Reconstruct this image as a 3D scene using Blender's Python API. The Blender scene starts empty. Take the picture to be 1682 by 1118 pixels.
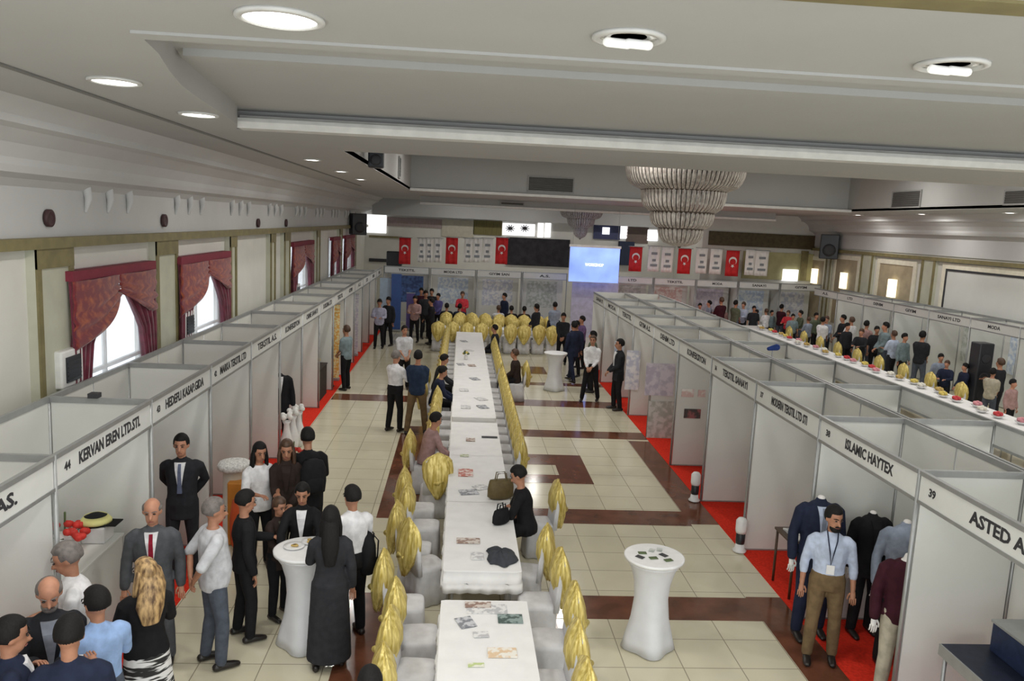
import bpy, bmesh, math, random
from mathutils import Vector, Matrix
random.seed(7)
scn = bpy.context.scene
COL = scn.collection
PI = math.pi
# ------------------------------------------------------------------ camera
CH, CP, CR, CY, CF = 4.5256, .1478, .0474, .0683, 1296.065
fw = Vector((math.sin(CY)*math.cos(CP), math.cos(CY)*math.cos(CP), -math.sin(CP)))
rt = Vector((math.cos(CY), -math.sin(CY), 0)); upv = rt.cross(fw)
cr = math.cos(CR)*rt + math.sin(CR)*upv
cu = -math.sin(CR)*rt + math.cos(CR)*upv
cam = bpy.data.cameras.new('camera'); camo = bpy.data.objects.new('camera', cam); COL.objects.link(camo)
M = Matrix((cr, cu, -fw)).transposed().to_4x4(); M.translation = Vector((0, 0, CH)); camo.matrix_world = M
cam.sensor_width = 36; cam.lens = CF/1682*36; cam.clip_end = 200; cam.clip_start = .05
scn.camera = camo
def at(x, y, Z=None, X=None, Y=None):
    d = fw + cr*(x-841)/CF - cu*(y-559)/CF
    if Z is not None: t = (Z-CH)/d.z
    elif X is not None: t = X/d.x
    else: t = Y/d.y
    return Vector((0, 0, CH)) + d*t
# ------------------------------------------------------------------ materials
MATS = {}
def mat(name, col, rough=.6, metal=0, var=.06, scale=6, spec=.5, emit=0, bump=0, stretch=None, alpha=1, sheen=0, trans=0, col2=None, lo=.35, hi=.65):
    if name in MATS: return MATS[name]
    m = bpy.data.materials.new(name); m.use_nodes = True
    nt = m.node_tree; b = nt.nodes['Principled BSDF']
    tc = nt.nodes.new('ShaderNodeTexCoord'); n = nt.nodes.new('ShaderNodeTexNoise')
    n.inputs['Scale'].default_value = scale; n.inputs['Detail'].default_value = 3
    if stretch:
        mp = nt.nodes.new('ShaderNodeMapping'); mp.inputs['Scale'].default_value = stretch
        nt.links.new(tc.outputs['Object'], mp.inputs[0]); nt.links.new(mp.outputs[0], n.inputs['Vector'])
    else: nt.links.new(tc.outputs['Object'], n.inputs['Vector'])
    r = nt.nodes.new('ShaderNodeValToRGB'); e = r.color_ramp.elements
    e[0].position = lo; e[1].position = hi
    c2 = col2 if col2 else [min(1, c*(1+var)) for c in col]
    c1 = col if col2 else [c*(1-var) for c in col]
    e[0].color = (*c1, 1); e[1].color = (*c2, 1)
    nt.links.new(n.outputs[0], r.inputs[0]); nt.links.new(r.outputs[0], b.inputs['Base Color'])
    b.inputs['Roughness'].default_value = rough; b.inputs['Metallic'].default_value = metal
    b.inputs['Specular IOR Level'].default_value = spec
    if alpha < 1: b.inputs['Alpha'].default_value = alpha
    if trans: b.inputs['Transmission Weight'].default_value = trans
    if sheen: b.inputs['Sheen Weight'].default_value = sheen
    if emit:
        b.inputs['Emission Strength'].default_value = emit; nt.links.new(r.outputs[0], b.inputs['Emission Color'])
    if bump:
        bp = nt.nodes.new('ShaderNodeBump'); bp.inputs['Strength'].default_value = bump
        nt.links.new(n.outputs[0], bp.inputs['Height']); nt.links.new(bp.outputs[0], b.inputs['Normal'])
    MATS[name] = m; return m
def fab(name, c, rough=.85): return mat(name, c, rough, var=.14, scale=14, spec=.2, bump=.15)
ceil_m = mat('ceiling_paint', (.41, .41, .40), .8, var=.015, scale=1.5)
wall_m = mat('wall_paint', (.66, .65, .60), .7, var=.03, scale=2)
frieze_m = mat('frieze_paint', (.52, .52, .515), .8, var=.02, scale=2)
olive = mat('olive_trim', (.20, .17, .075), .5, var=.15, scale=5)
pilm = mat('pilaster_paint', (.50, .50, .40), .6, var=.06, scale=3)
panel_m = mat('laminate_panel', (.66, .67, .64), .45, var=.02, scale=2)
alu = mat('aluminium_profile', (.36, .37, .37), .42, .55, var=.05, scale=8)
fascia_m = mat('fascia_laminate', (.68, .69, .67), .5, var=.02)
cloth = mat('white_table_cloth', (.84, .84, .84), .8, var=.03, scale=5, bump=.15)
cover = mat('chair_cover_fabric', (.66, .66, .68), .75, var=.07, scale=9, bump=.25)
gold = mat('gold_satin', (.50, .37, .065), .38, .25, scale=11, col2=(.86, .72, .27), stretch=(3, 3, .5), bump=.2)
red_carpet = mat('red_carpet_pile', (.68, .035, .018), .95, var=.12, scale=30, spec=.1)
brown = mat('brown_marble', (.145, .055, .03), .14, var=.25, scale=3)
black = fab('black_fabric', (.012, .012, .014)); 
ink = mat('dark_grey_ink', (.03, .03, .035), .6)
white_pl = mat('white_plastic', (.8, .8, .8), .35)
dark_pl = mat('dark_plastic', (.02, .022, .028), .4)
glow = mat('warm_white_diffuser', (1, .97, .92), .5, emit=5, var=.01)
skin = mat('skin_tan', (.42, .20, .12), .55, var=.08, scale=20)
skinb = mat('skin_ruddy', (.50, .24, .15), .55, var=.08, scale=20)
hairk = mat('black_hair', (.009, .008, .008), .7, spec=.25, var=.3, scale=25, stretch=(4, 4, 1), bump=.3)
hairg = mat('grey_hair', (.16, .14, .13), .6, var=.25, scale=25, bump=.3)
hairbr = mat('brown_hair', (.07, .035, .018), .5, var=.3, scale=25, bump=.3)
hairbl = mat('streaked_blonde_hair', (.10, .05, .02), .5, scale=12, col2=(.55, .36, .16), stretch=(3, 3, .8), bump=.5)
shoe_m = mat('dark_shoe_leather', (.015, .012, .011), .35)
def tile_mat():
    m = bpy.data.materials.new('cream_polished_tile'); m.use_nodes = True; nt = m.node_tree; b = nt.nodes['Principled BSDF']
    tc = nt.nodes.new('ShaderNodeTexCoord'); br = nt.nodes.new('ShaderNodeTexBrick')
    br.offset = 0; br.squash = 1; br.inputs['Scale'].default_value = 1
    br.inputs['Brick Width'].default_value = .62; br.inputs['Row Height'].default_value = .58; br.inputs['Mortar Size'].default_value = .006
    br.inputs['Color1'].default_value = (.71, .665, .50, 1); br.inputs['Color2'].default_value = (.76, .71, .54, 1); br.inputs['Mortar'].default_value = (.36, .32, .23, 1)
    nt.links.new(tc.outputs['Object'], br.inputs[0])
    n = nt.nodes.new('ShaderNodeTexNoise'); n.inputs['Scale'].default_value = 2.2; nt.links.new(tc.outputs['Object'], n.inputs[0])
    mx = nt.nodes.new('ShaderNodeMixRGB'); mx.blend_type = 'MULTIPLY'; mx.inputs[0].default_value = .14
    nt.links.new(br.outputs[0], mx.inputs[1]); nt.links.new(n.outputs[0], mx.inputs[2]); nt.links.new(mx.outputs[0], b.inputs['Base Color'])
    b.inputs['Roughness'].default_value = .16; b.inputs['Specular IOR Level'].default_value = .5
    return m
tile = tile_mat()
# ------------------------------------------------------------------ mesh helpers
def box(bm, x0, x1, y0, y1, z0, z1, mi=0, rot=None, piv=None):
    vs = [bm.verts.new(Vector((x, y, z))) for z in (z0, z1) for y in (y0, y1) for x in (x0, x1)]
    for f in ((0, 2, 3, 1), (4, 5, 7, 6), (0, 1, 5, 4), (2, 6, 7, 3), (0, 4, 6, 2), (1, 3, 7, 5)):
        fc = bm.faces.new([vs[i] for i in f]); fc.material_index = mi
    if rot is not None:
        pv = piv or Vector(((x0+x1)/2, (y0+y1)/2, (z0+z1)/2))
        for v in vs: v.co = pv + rot @ (v.co - pv)
    return vs
def loft(bm, rings, close=True, mi=0, smooth=True):
    """rings: list of lists of Vectors (same count)"""
    R = [[bm.verts.new(p) for p in r] for r in rings]; n = len(R[0])
    for a, b in zip(R, R[1:]):
        for i in range(n):
            f = bm.faces.new((a[i], a[(i+1) % n], b[(i+1) % n], b[i])); f.smooth = smooth; f.material_index = mi
    if close:
        f = bm.faces.new(R[0][::-1]); f.material_index = mi; f = bm.faces.new(R[-1]); f.material_index = mi
    return R
def ring(c, rx, ry, s, u, n=12):
    return [c + s*(rx*math.cos(2*PI*i/n)) + u*(ry*math.sin(2*PI*i/n)) for i in range(n)]
def tube(bm, pts, rad, n=10, side=Vector((1, 0, 0)), round_=True, mi=0):
    pts = [Vector(p) for p in pts]; rad = [(r, r) if not isinstance(r, tuple) else r for r in rad]
    rings = []
    for i, p in enumerate(pts):
        t = (pts[min(i+1, len(pts)-1)] - pts[max(i-1, 0)]).normalized()
        s = side - t*side.dot(t)
        if s.length < .05: s = Vector((0, 1, 0)) - t*t.y
        s.normalize(); u = t.cross(s)
        rx, ry = rad[i]
        if i == 0 and round_:
            m_ = min(rx, ry); rings.append(ring(p - t*m_*.85, rx*.45, ry*.45, s, u, n)); rings.append(ring(p - t*m_*.5, rx*.85, ry*.85, s, u, n))
        rings.append(ring(p, rx, ry, s, u, n))
        if i == len(pts)-1 and round_:
            m_ = min(rx, ry); rings.append(ring(p + t*m_*.5, rx*.85, ry*.85, s, u, n)); rings.append(ring(p + t*m_*.85, rx*.45, ry*.45, s, u, n))
    loft(bm, rings, mi=mi)
def ball(bm, c, rx, ry, rz, n=12, m=8, rot=None, fn=None):
    rings = []
    c = Vector(c)
    for j in range(1, m):
        th = PI*j/m; row = []
        for i in range(n):
            a = 2*PI*i/n; d = Vector((math.sin(th)*math.cos(a), math.sin(th)*math.sin(a), -math.cos(th)))
            k = fn(d) if fn else 1
            v = Vector((d.x*rx*k, d.y*ry*k, d.z*rz*k))
            row.append(c + (rot @ v if rot else v))
        rings.append(row)
    loft(bm, rings)
def lathe(bm, prof, c=(0, 0), n=24, mi=0, fn=None):
    rings = [[Vector((c[0]+r*(fn(a, z) if fn else 1)*math.cos(a), c[1]+r*(fn(a, z) if fn else 1)*math.sin(a), z)) for a in [2*PI*i/n for i in range(n)]] for r, z in prof]
    loft(bm, rings, mi=mi)
def finish(bm, name, mats):
    bmesh.ops.recalc_face_normals(bm, faces=bm.faces)
    me = bpy.data.meshes.new(name); bm.to_mesh(me); bm.free()
    for m in (mats if isinstance(mats, (list, tuple)) else [mats]): me.materials.append(m)
    return me
def obj(name, src, m=None, parent=None, bevel=0):
    me = finish(src, name, m) if isinstance(src, bmesh.types.BMesh) else src
    o = bpy.data.objects.new(name, me); COL.objects.link(o)
    if not isinstance(src, bmesh.types.BMesh) and m is not None:
        if not len(me.materials): me.materials.append(m)
        o.material_slots[0].link = 'OBJECT'; o.material_slots[0].material = m
    if parent: o.parent = parent
    if bevel:
        md = o.modifiers.new('bevel', 'BEVEL'); md.width = bevel; md.segments = 2; md.limit_method = 'ANGLE'
    return o
def tag(o, label, cat, group=None, kind=None):
    if label: o['label'] = label
    if cat: o['category'] = cat
    if group: o['group'] = group
    if kind: o['kind'] = kind
    return o
def thing(name, label, cat, loc=(0, 0, 0), rz=0, group=None):
    o = bpy.data.objects.new(name, None); COL.objects.link(o); o.empty_display_size = .1
    o.location = loc; o.rotation_euler = (0, 0, rz); return tag(o, label, cat, group)
def struct(name, bm, m, bevel=0, parent=None):
    o = obj(name, bm, m, parent, bevel)
    if not parent: o['kind'] = 'structure'
    return o
def boxobj(name, b, m, parent=None, bevel=0):
    bm = bmesh.new(); box(bm, *b); return obj(name, bm, m, parent, bevel)
def dup(root, loc, rz, label=None, group=None, scale=None):
    r = root.copy(); COL.objects.link(r); r.location = loc; r.rotation_euler = (0, 0, rz)
    if scale: r.scale = scale
    if label: r['label'] = label
    if group: r['group'] = group
    for ch in list(root.children):
        c = ch.copy(); COL.objects.link(c); c.parent = r
        for g in list(ch.children):
            d = g.copy(); COL.objects.link(d); d.parent = c
    return r
def text(s, size, m, parent, loc, rot, name='lettering', depth=.002, width=None, bold=.03):
    cu_ = bpy.data.curves.new(name, 'FONT'); cu_.body = s; cu_.size = size; cu_.extrude = depth; cu_.align_x = 'CENTER'; cu_.align_y = 'CENTER'
    cu_.offset = bold*size; cu_.resolution_u = 2
    t = bpy.data.objects.new('tmp', cu_); COL.objects.link(t)
    bpy.context.view_layer.update()
    me = bpy.data.meshes.new_from_object(t.evaluated_get(bpy.context.evaluated_depsgraph_get()))
    bpy.data.objects.remove(t)
    if width:
        xs = [v.co.x for v in me.vertices]; w = max(xs)-min(xs)
        for v in me.vertices: v.co.x *= width/w
    me.name = name; me.materials.clear(); me.materials.append(m)
    o = bpy.data.objects.new(name, me); COL.objects.link(o); o.parent = parent; o.location = loc; o.rotation_euler = rot; return o
ORD = ['first', 'second', 'third', 'fourth', 'fifth', 'sixth', 'seventh', 'eighth', 'ninth', 'tenth', 'eleventh', 'twelfth', 'thirteenth', 'fourteenth', 'fifteenth', 'sixteenth', 'seventeenth', 'eighteenth', 'nineteenth', 'twentieth', 'twenty-first', 'twenty-second', 'twenty-third', 'twenty-fourth', 'twenty-fifth', 'twenty-sixth', 'twenty-seventh', 'twenty-eighth', 'twenty-ninth', 'thirtieth']
# ------------------------------------------------------------------ room shell
XL, XR, YF, ZC = -4.72, 15.7, 39.0, 5.4
bm = bmesh.new(); box(bm, XL-.2, XR+.2, -1.5, YF+.2, -.1, 0); struct('floor', bm, tile)
tn = [0]
def trim(b, m, nm='trim'):
    tn[0] += 1; bm = bmesh.new()
    if isinstance(b[0], (tuple, list)):
        for q in b: box(bm, *q)
    else: box(bm, *b)
    return struct('%s_%d' % (nm, tn[0]), bm, m)
BZ = (-.02, .003)
# brown marble bands inlaid in the floor
trim([(1.0, 3.73, 8.55, 9.13, *BZ), (3.73, 4.2, 4.2, 9.16, *BZ)], brown)
trim([(.9, 3.73, 11.5, 12.12, *BZ), (3.73, 4.2, 11.58, 16.3, *BZ)], brown)
trim((-1, 4.2, 16.42, 17.0, *BZ), brown); trim((-3.1, 4.2, 19.3, 20.0, *BZ), brown)
trim([(.9, 2.5, 14.45, 15.12, *BZ), (.9, 2.5, 13.38, 13.85, *BZ), (1.93, 2.5, 13.85, 14.45, *BZ)], brown)
trim((-1.15, -.55, 11.56, 16.4, *BZ), brown); trim((-1.15, -.4, 4.5, 9.12, *BZ), brown)
trim([(2.0, 2.75, 23.6, 24.8, *BZ)], brown); trim((.9, 4.2, 21.9, 22.3, *BZ), brown)
# red carpets
for i, (a, b, c, d) in enumerate([(4.18, 6.4, 3.5, 26.6), (-4.4, -3.12, 3.0, 33.5), (6.4, 11.3, 26, 33)]):
    bm = bmesh.new(); box(bm, a, b, c, d, -.02, .008); struct('floor_carpet_%d' % (i+1), bm, red_carpet)
# ---- left wall with window openings
WIN = [(9.75, 12.2), (13.35, 16.05), (22.0, 24.9), (28.6, 30.2), (31.6, 34.2)]
bm = bmesh.new(); prev = -1.5; WZ0, WZ1 = 1.0, 3.72
for a, b in WIN:
    box(bm, XL-.2, XL, prev, a, 0, ZC); box(bm, XL-.2, XL, a, b, 0, WZ0); box(bm, XL-.2, XL, a, b, WZ1, ZC); prev = b
box(bm, XL-.2, XL, prev, YF, 0, ZC); struct('wall_left', bm, wall_m)
glass = mat('window_glass', (.9, .95, 1), .02, trans=1, var=0)
winfr = mat('window_frame_white', (.75, .75, .72), .5)
for i, (a, b) in enumerate(WIN):
    bm = bmesh.new(); X0, X1 = XL-.14, XL-.08; w = .05
    box(bm, X0, X1, a, b, WZ0, WZ0+w); box(bm, X0, X1, a, b, WZ1-w, WZ1); box(bm, X0, X1, a, a+w, WZ0+w, WZ1-w); box(bm, X0, X1, b-w, b, WZ0+w, WZ1-w)
    m_ = (a+b)/2; box(bm, X0, X1, m_-.02, m_+.02, WZ0+w, WZ1-w); box(bm, X0, X1, a+w, m_-.02, 2.3, 2.35); box(bm, X0, X1, m_+.02, b-w, 2.3, 2.35)
    wo = struct('window_%d' % (i+1), bm, winfr)
    bm = bmesh.new(); box(bm, XL-.115, XL-.108, a+w, b-w, WZ0+w, WZ1-w); obj('window_glass', bm, glass, wo)
# pilasters, frieze
PIL = [(8.9, 9.72), (12.3, 13.2), (16.15, 16.6), (19.5, 20.0), (21.0, 21.7), (25.6, 26.2), (30.3, 31.0), (34.5, 35.0), (7.2, 7.5)]
for a, b in PIL:
    bm = bmesh.new(); box(bm, XL, XL+.10, a, b, 0, 4.0); o = trim((XL, XL+.10, a, b, 0, 4.0), pilm)
    bm2 = bmesh.new()
    for y in (a, b-.09):
        box(bm2, XL+.10, XL+.125, y, y+.09, 0, 4.0)
    box(bm2, XL+.10, XL+.13, a, b, 3.78, 4.0); obj('pilaster_border', bm2, olive, o)
trim((XL, XL+.16, -1.5, YF, 4.0, 4.12), olive)
tn[0] += 1; bm = bmesh.new()   # cornice on the left, moulded profile extruded along the hall
prof = [(XL, 4.12), (XL+.05, 4.12), (XL+.05, 4.66), (XL+.16, 4.74), (XL+.30, 4.79), (XL+.33, 4.86), (XL+.33, 4.93), (XL+.42, 5.06), (XL+.6, 5.17), (XL+.72, 5.20), (XL+.72, 5.27), (XL+.9, ZC), (XL, ZC)]
loft(bm, [[Vector((x, y, z)) for x, z in prof] for y in (-1.5, YF)], smooth=False); struct('trim_%d' % tn[0], bm, frieze_m)
for k in range(9):   # ornamental consoles on the frieze
    for j in range(3):
        y = 10.2 + k*3.1 + j*.62 
        tn[0] += 1; bm = bmesh.new(); tube(bm, [(XL+.07, y, 4.72), (XL+.10, y, 4.58), (XL+.06, y, 4.42)], [(.06, .05), (.05, .05), (.02, .02)], 8); struct('trim_%d' % tn[0], bm, frieze_m)
# right wall
bm = bmesh.new(); box(bm, XR, XR+.2, -1.5, YF, 0, ZC); struct('wall_right', bm, wall_m)
trim((XR-.14, XR, 14, YF, 3.94, 4.06), olive)
tn[0] += 1; bm = bmesh.new()
loft(bm, [[Vector((XR-(x-XL), y, z)) for x, z in prof] for y in (-1.5, YF)], smooth=False); struct('trim_%d' % tn[0], bm, frieze_m)
wcream = mat('cream_moulding', (.78, .74, .60), .5); tan = mat('tan_wall_panel', (.40, .33, .22), .6, var=.1, scale=3); sconce_m = mat('lit_sconce_shade', (1, .9, .65), .5, emit=1.1, var=.02)
for i, (ya, yb, zb, framed) in enumerate([(30.3, 32.5, 3.86, 0), (26.4, 29.0, 3.86, 1), (20.0, 24.9, 3.9, 2), (33.2, 35.0, 3.7, 0)]):
    w = .18
    trim([(XR-.05, XR, ya, ya+w, 1, zb), (XR-.05, XR, yb-w, yb, 1, zb), (XR-.05, XR, ya+w, yb-w, zb-w, zb)], wcream)
    trim((XR-.02, XR, ya+w, yb-w, 1, zb-w), tan if framed < 2 else panel_m)
    if framed == 2:
        trim([(XR-.04, XR-.02, ya+w, ya+w+.07, 1, zb-w), (XR-.04, XR-.02, yb-w-.07, yb-w, 1, zb-w), (XR-.04, XR-.02, ya+w+.07, yb-w-.07, zb-w-.07, zb-w)], ink)
    else:
        ym = (ya+yb)/2
        bm = bmesh.new(); box(bm, XR-.16, XR-.03, ym-.2, ym+.2, 2.5, 3.15)
        tag(obj('wall_sconce', bm, sconce_m), 'glowing cream rectangular wall light on the tan right wall panel, %s' % ['second from the near end', 'nearest the camera', '', 'farthest away'][i], 'lamp', 'cream wall lights on the right wall')
for a, b in [(25.2, 26.0), (29.2, 30.1), (32.6, 33.1), (18.6, 19.6)]:
    o = trim((XR-.1, XR, a, b, 0, 3.94), pilm); bm2 = bmesh.new()
    for y in (a, b-.12): box(bm2, XR-.125, XR-.1, y, y+.12, 0, 3.94)
    obj('pilaster_border', bm2, olive, o)
# far wall and what is on it
bm = bmesh.new(); box(bm, XL-.2, XR+.2, YF, YF+.2, 0, ZC+.6); struct('wall_far', bm, wall_m)
bm = bmesh.new(); box(bm, 10.6, XR, 34.6, YF, 0, ZC); struct('wall_far_right', bm, wall_m)
def farbox(x0, y0, x1, y1, m, name, label=None, cat=None, d=.06, Y=YF, kind=None, group=None):
    a = at(x0, y0, Y=Y-d); b = at(x1, y1, Y=Y-d); bm = bmesh.new(); box(bm, a.x, b.x, Y-d, Y-.001, b.z, a.z)
    o = obj(name, bm, m); tag(o, label, cat, group, kind); return o
lit = mat('daylit_far_window', (.95, .95, .97), .3, emit=1.0, var=.02)
blind = mat('mauve_blind', (.33, .26, .25), .8, var=.12, scale=5, stretch=(12, 1, 1))
olv = mat('olive_curtain', (.16, .14, .05), .8, var=.2, scale=5, stretch=(10, 1, .5))
olvl = mat('pale_olive_wall', (.45, .42, .22), .7, var=.1, scale=3)
beige = mat('beige_wall_panel', (.50, .47, .38), .7); pier = mat('grey_pier', (.45, .45, .42), .7)
dk = mat('dark_stage_backdrop', (.022, .02, .024), .8, var=.4, scale=4)
navy_w = mat('navy_window_blind', (.05, .06, .14), .6)
farbox(602, 352, 634, 383, lit, 'window_6', kind='structure'); farbox(1064, 377, 1080, 396, lit, 'window_7', kind='structure')
o = farbox(826, 366, 878, 388, lit, 'window_8', kind='structure')
bm = bmesh.new()
for px in (838, 862):
    c = at(px, 375, Y=YF-.09)
    for k in range(10):
        a = k*PI/5; tube(bm, [c, c+Vector((math.cos(a)*.22, 0, math.sin(a)*.17))], [.03, .02], 6)
obj('wrought_iron_rosettes', bm, ink, o)
for i, (a, b) in enumerate([(884, 892), (896, 904)]): farbox(a, 366, b, 390, lit, 'window_%d' % (9+i), kind='structure')
tag(farbox(636, 356, 726, 375, blind, 'roller_blind'), 'mauve pleated blind high on the far wall at left', 'blind')
tag(farbox(778, 361, 824, 387, olv, 'stage_curtain'), 'olive curtain on the far wall, left of the ornate window', 'curtain')
farbox(726, 360, 778, 390, beige, 'trim_90', kind='structure')
tag(farbox(832, 389, 934, 439, dk, 'stage_backdrop', d=.1), 'dark backdrop of the stage behind the far booths', 'curtain')
tag(farbox(976, 368, 1018, 394, navy_w, 'navy_blind', d=.1), 'dark navy shade behind the small chandelier', 'blind')
o = farbox(990, 373, 1001, 385, lit, 'window_11', d=.14, kind='structure'); farbox(1018, 362, 1030, 392, lit, 'window_12', kind='structure')
farbox(1030, 372, 1064, 400, mat('brown_wall_panel', (.16, .12, .10), .7), 'trim_91', kind='structure')
tag(farbox(1166, 379, 1338, 410, mat('dark_brown_pelmet', (.085, .065, .03), .7, var=.2), 'pelmet', d=.1, Y=34.6), 'long dark brown pelmet above the right end of the far wall', 'pelmet')
farbox(1222, 412, 1338, 462, olvl, 'trim_92', kind='structure', Y=34.6); farbox(1318, 412, 1324, 460, olive, 'trim_93', d=.12, kind='structure', Y=34.6)
tag(farbox(1288, 442, 1310, 462, lit, 'light_box', d=.2, Y=34.6), 'small pale lit box on the olive far wall at right', 'lamp')
farbox(606, 386, 660, 392, olive, 'trim_94', d=.08, kind='structure'); farbox(606, 424, 668, 432, ink, 'trim_95', d=.08, kind='structure')
tag(farbox(1018, 396, 1040, 436, mat('dark_navy_cloth', (.02, .03, .06), .8), 'stage_drape', d=.3), 'dark navy drape beside the right edge of the projection screen', 'curtain')
# ---- ceiling
def ceilbox(n, *b, m=ceil_m):
    bm = bmesh.new()
    for q in b: box(bm, *q)
    return struct(n, bm, m)
RX0, RX1 = -1.7, 12.6
bm = bmesh.new()
T = .08
# soffit pieces (holes: coffer 1 Y4.44-8.95, recess 2 Y11.36-25.6, recess 3 Y32-38)
box(bm, RX1, XR, -1.5, YF, ZC, ZC+T); box(bm, XL, -2.9, -1.5, YF, ZC, ZC+T)
box(bm, -2.9, RX1, -1.5, 4.44, ZC, ZC+T); box(bm, -2.9, RX1, 9.1, 11.36, ZC, ZC+T)
box(bm, -2.9, RX0, 11.36, YF, ZC, ZC+T); box(bm, RX0, RX1, 25.6, 31.6, ZC, ZC+T); box(bm, RX0, RX1, 38, YF, ZC, ZC+T)
crv = [(-1.72, 4.44), (-1.80, 4.9), (-1.95, 5.5), (-2.08, 6.1), (-2.17, 6.8), (-2.24, 7.5), (-2.32, 8.2), (-2.43, 8.8), (-2.52, 9.1)]
vs = [bm.verts.new((x, y, ZC)) for x, y in crv] ; ws = [bm.verts.new((-2.9, y, ZC)) for x, y in crv]
for i in range(len(crv)-1): bm.faces.new((vs[i], vs[i+1], ws[i+1], ws[i]))
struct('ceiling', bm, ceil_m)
bm = bmesh.new()    # curved wall of the first coffer, its stepped moulding and its raised lid
def crvwall(bm, off, z0, z1):
    a = [bm.verts.new((x+off, y, z0)) for x, y in crv]; b = [bm.verts.new((x+off, y, z1)) for x, y in crv]
    for i in range(len(crv)-1): f = bm.faces.new((a[i], a[i+1], b[i+1], b[i])); f.smooth = True
crvwall(bm, 0, ZC, 5.6)
box(bm, -3, RX1, 4.36, 4.44, ZC+.01, 5.6); box(bm, -3, RX1, 9.1, 9.2, ZC+.01, 5.6); box(bm, RX1, RX1+.1, 4.4, 9.1, ZC+.01, 5.6)
box(bm, -3, RX1+.1, 4.3, 9.2, 5.6, 5.66)
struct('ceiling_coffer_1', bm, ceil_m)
tn[0] += 1; bm = bmesh.new()   # ledge at the far side of the coffer
loft(bm, [[Vector((x, y, z)) for y, z in [(9.12, 5.395), (8.86, 5.395), (8.82, 5.46), (8.84, 5.50), (8.95, 5.50), (8.97, 5.54), (9.12, 5.54)]] for x in (-2.45, RX1)], smooth=False)
struct('trim_%d' % tn[0], bm, mat('cove_lit_ledge', (.66, .66, .64), .6))  # paler than the ceiling: cove light painted into the ledge colour
tn[0] += 1; bm = bmesh.new(); box(bm, -1.95, RX1, 5.75, 5.98, 5.55, 5.6); box(bm, -1.72, RX1, 4.30, 4.44, 5.385, 5.44); struct('trim_%d' % tn[0], bm, ceil_m)
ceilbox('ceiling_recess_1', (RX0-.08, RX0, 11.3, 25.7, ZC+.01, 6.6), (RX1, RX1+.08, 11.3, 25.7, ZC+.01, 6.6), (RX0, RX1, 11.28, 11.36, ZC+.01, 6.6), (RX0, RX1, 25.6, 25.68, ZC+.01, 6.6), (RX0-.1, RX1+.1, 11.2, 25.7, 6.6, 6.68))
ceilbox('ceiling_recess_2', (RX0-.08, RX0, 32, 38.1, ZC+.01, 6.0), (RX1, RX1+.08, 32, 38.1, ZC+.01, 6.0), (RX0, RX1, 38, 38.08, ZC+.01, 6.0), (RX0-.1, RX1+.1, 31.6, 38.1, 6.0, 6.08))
ceilbox('ceiling_beam_1', (RX0, RX1, 31.6, 32.0, 5.08, 6.0))
lit_ledge = MATS['cove_lit_ledge']
trim((RX0, RX1, 25.3, 25.6, ZC-.02, ZC+.06), lit_ledge); trim((RX0, RX1, 31.5, 31.6, 5.08, 5.16), lit_ledge)  # strips along the recess and beam, their cove brightness also in the colour
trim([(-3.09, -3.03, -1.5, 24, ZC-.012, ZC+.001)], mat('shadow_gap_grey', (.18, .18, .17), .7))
a = at(1240, 1, Z=ZC); b = at(1682, 22, Z=ZC)
trim([(a.x-1, b.x+3, b.y-.15, b.y, ZC-.012, ZC+.001)], olive)
# low front lip of the far gallery
trim((XL+.4, XR-.4, 38.3, 38.5, 4.62, ZC), ceil_m)
# vents
ventm = mat('vent_grey', (.09, .09, .085), .5)
def vent(loc, w, h, rz, label):
    t = thing('air_vent', label, 'vent', loc, rz, 'grey ceiling air vents')
    bm = bmesh.new()
    for q in ((-w/2, w/2, 0, .03, -h/2, -h/2+.04), (-w/2, w/2, 0, .03, h/2-.04, h/2), (-w/2, -w/2+.04, 0, .03, -h/2+.04, h/2-.04), (w/2-.04, w/2, 0, .03, -h/2+.04, h/2-.04)): box(bm, *q)
    obj('frame', bm, mat('vent_frame', (.3, .3, .29), .5), t)
    bm = bmesh.new(); box(bm, -w/2+.04, w/2-.04, .022, .03, -h/2+.04, h/2-.04)
    n = int(h/.07)
    for i in range(n): z = -h/2+.06+i*(h-.1)/n; box(bm, -w/2+.04, w/2-.04, .005, .02, z, z+.025, rot=Matrix.Rotation(.5, 3, 'X'))
    obj('louvre', bm, ventm, t)
v = at(905, 303, Y=25.56); vent((v.x, 25.56, v.z), 1.5, .5, 0, 'dark slatted air vent high on the recess wall, left of the big chandelier')
v = at(1487, 327, X=RX1-.04); vent((RX1-.04, v.y, v.z), 1.5, .5, -PI/2, 'dark slatted air vent right of the big chandelier, whole in view')
v = at(1685, 323, X=RX1-.04); vent((RX1-.04, v.y, v.z), 1.5, .36, -PI/2, 'dark air vent cut by the right edge of the view')
v = at(841, 342, Y=31.56); vent((v.x, 31.47, 5.27), .95, .16, 0, 'thin dark air vent on the beam left of the small chandelier')
v = at(657, 275, X=RX0+.03); vent((RX0+.04, v.y, v.z), .5, .55, PI/2, 'narrow dark vent on the left side of the ceiling recess')
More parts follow.
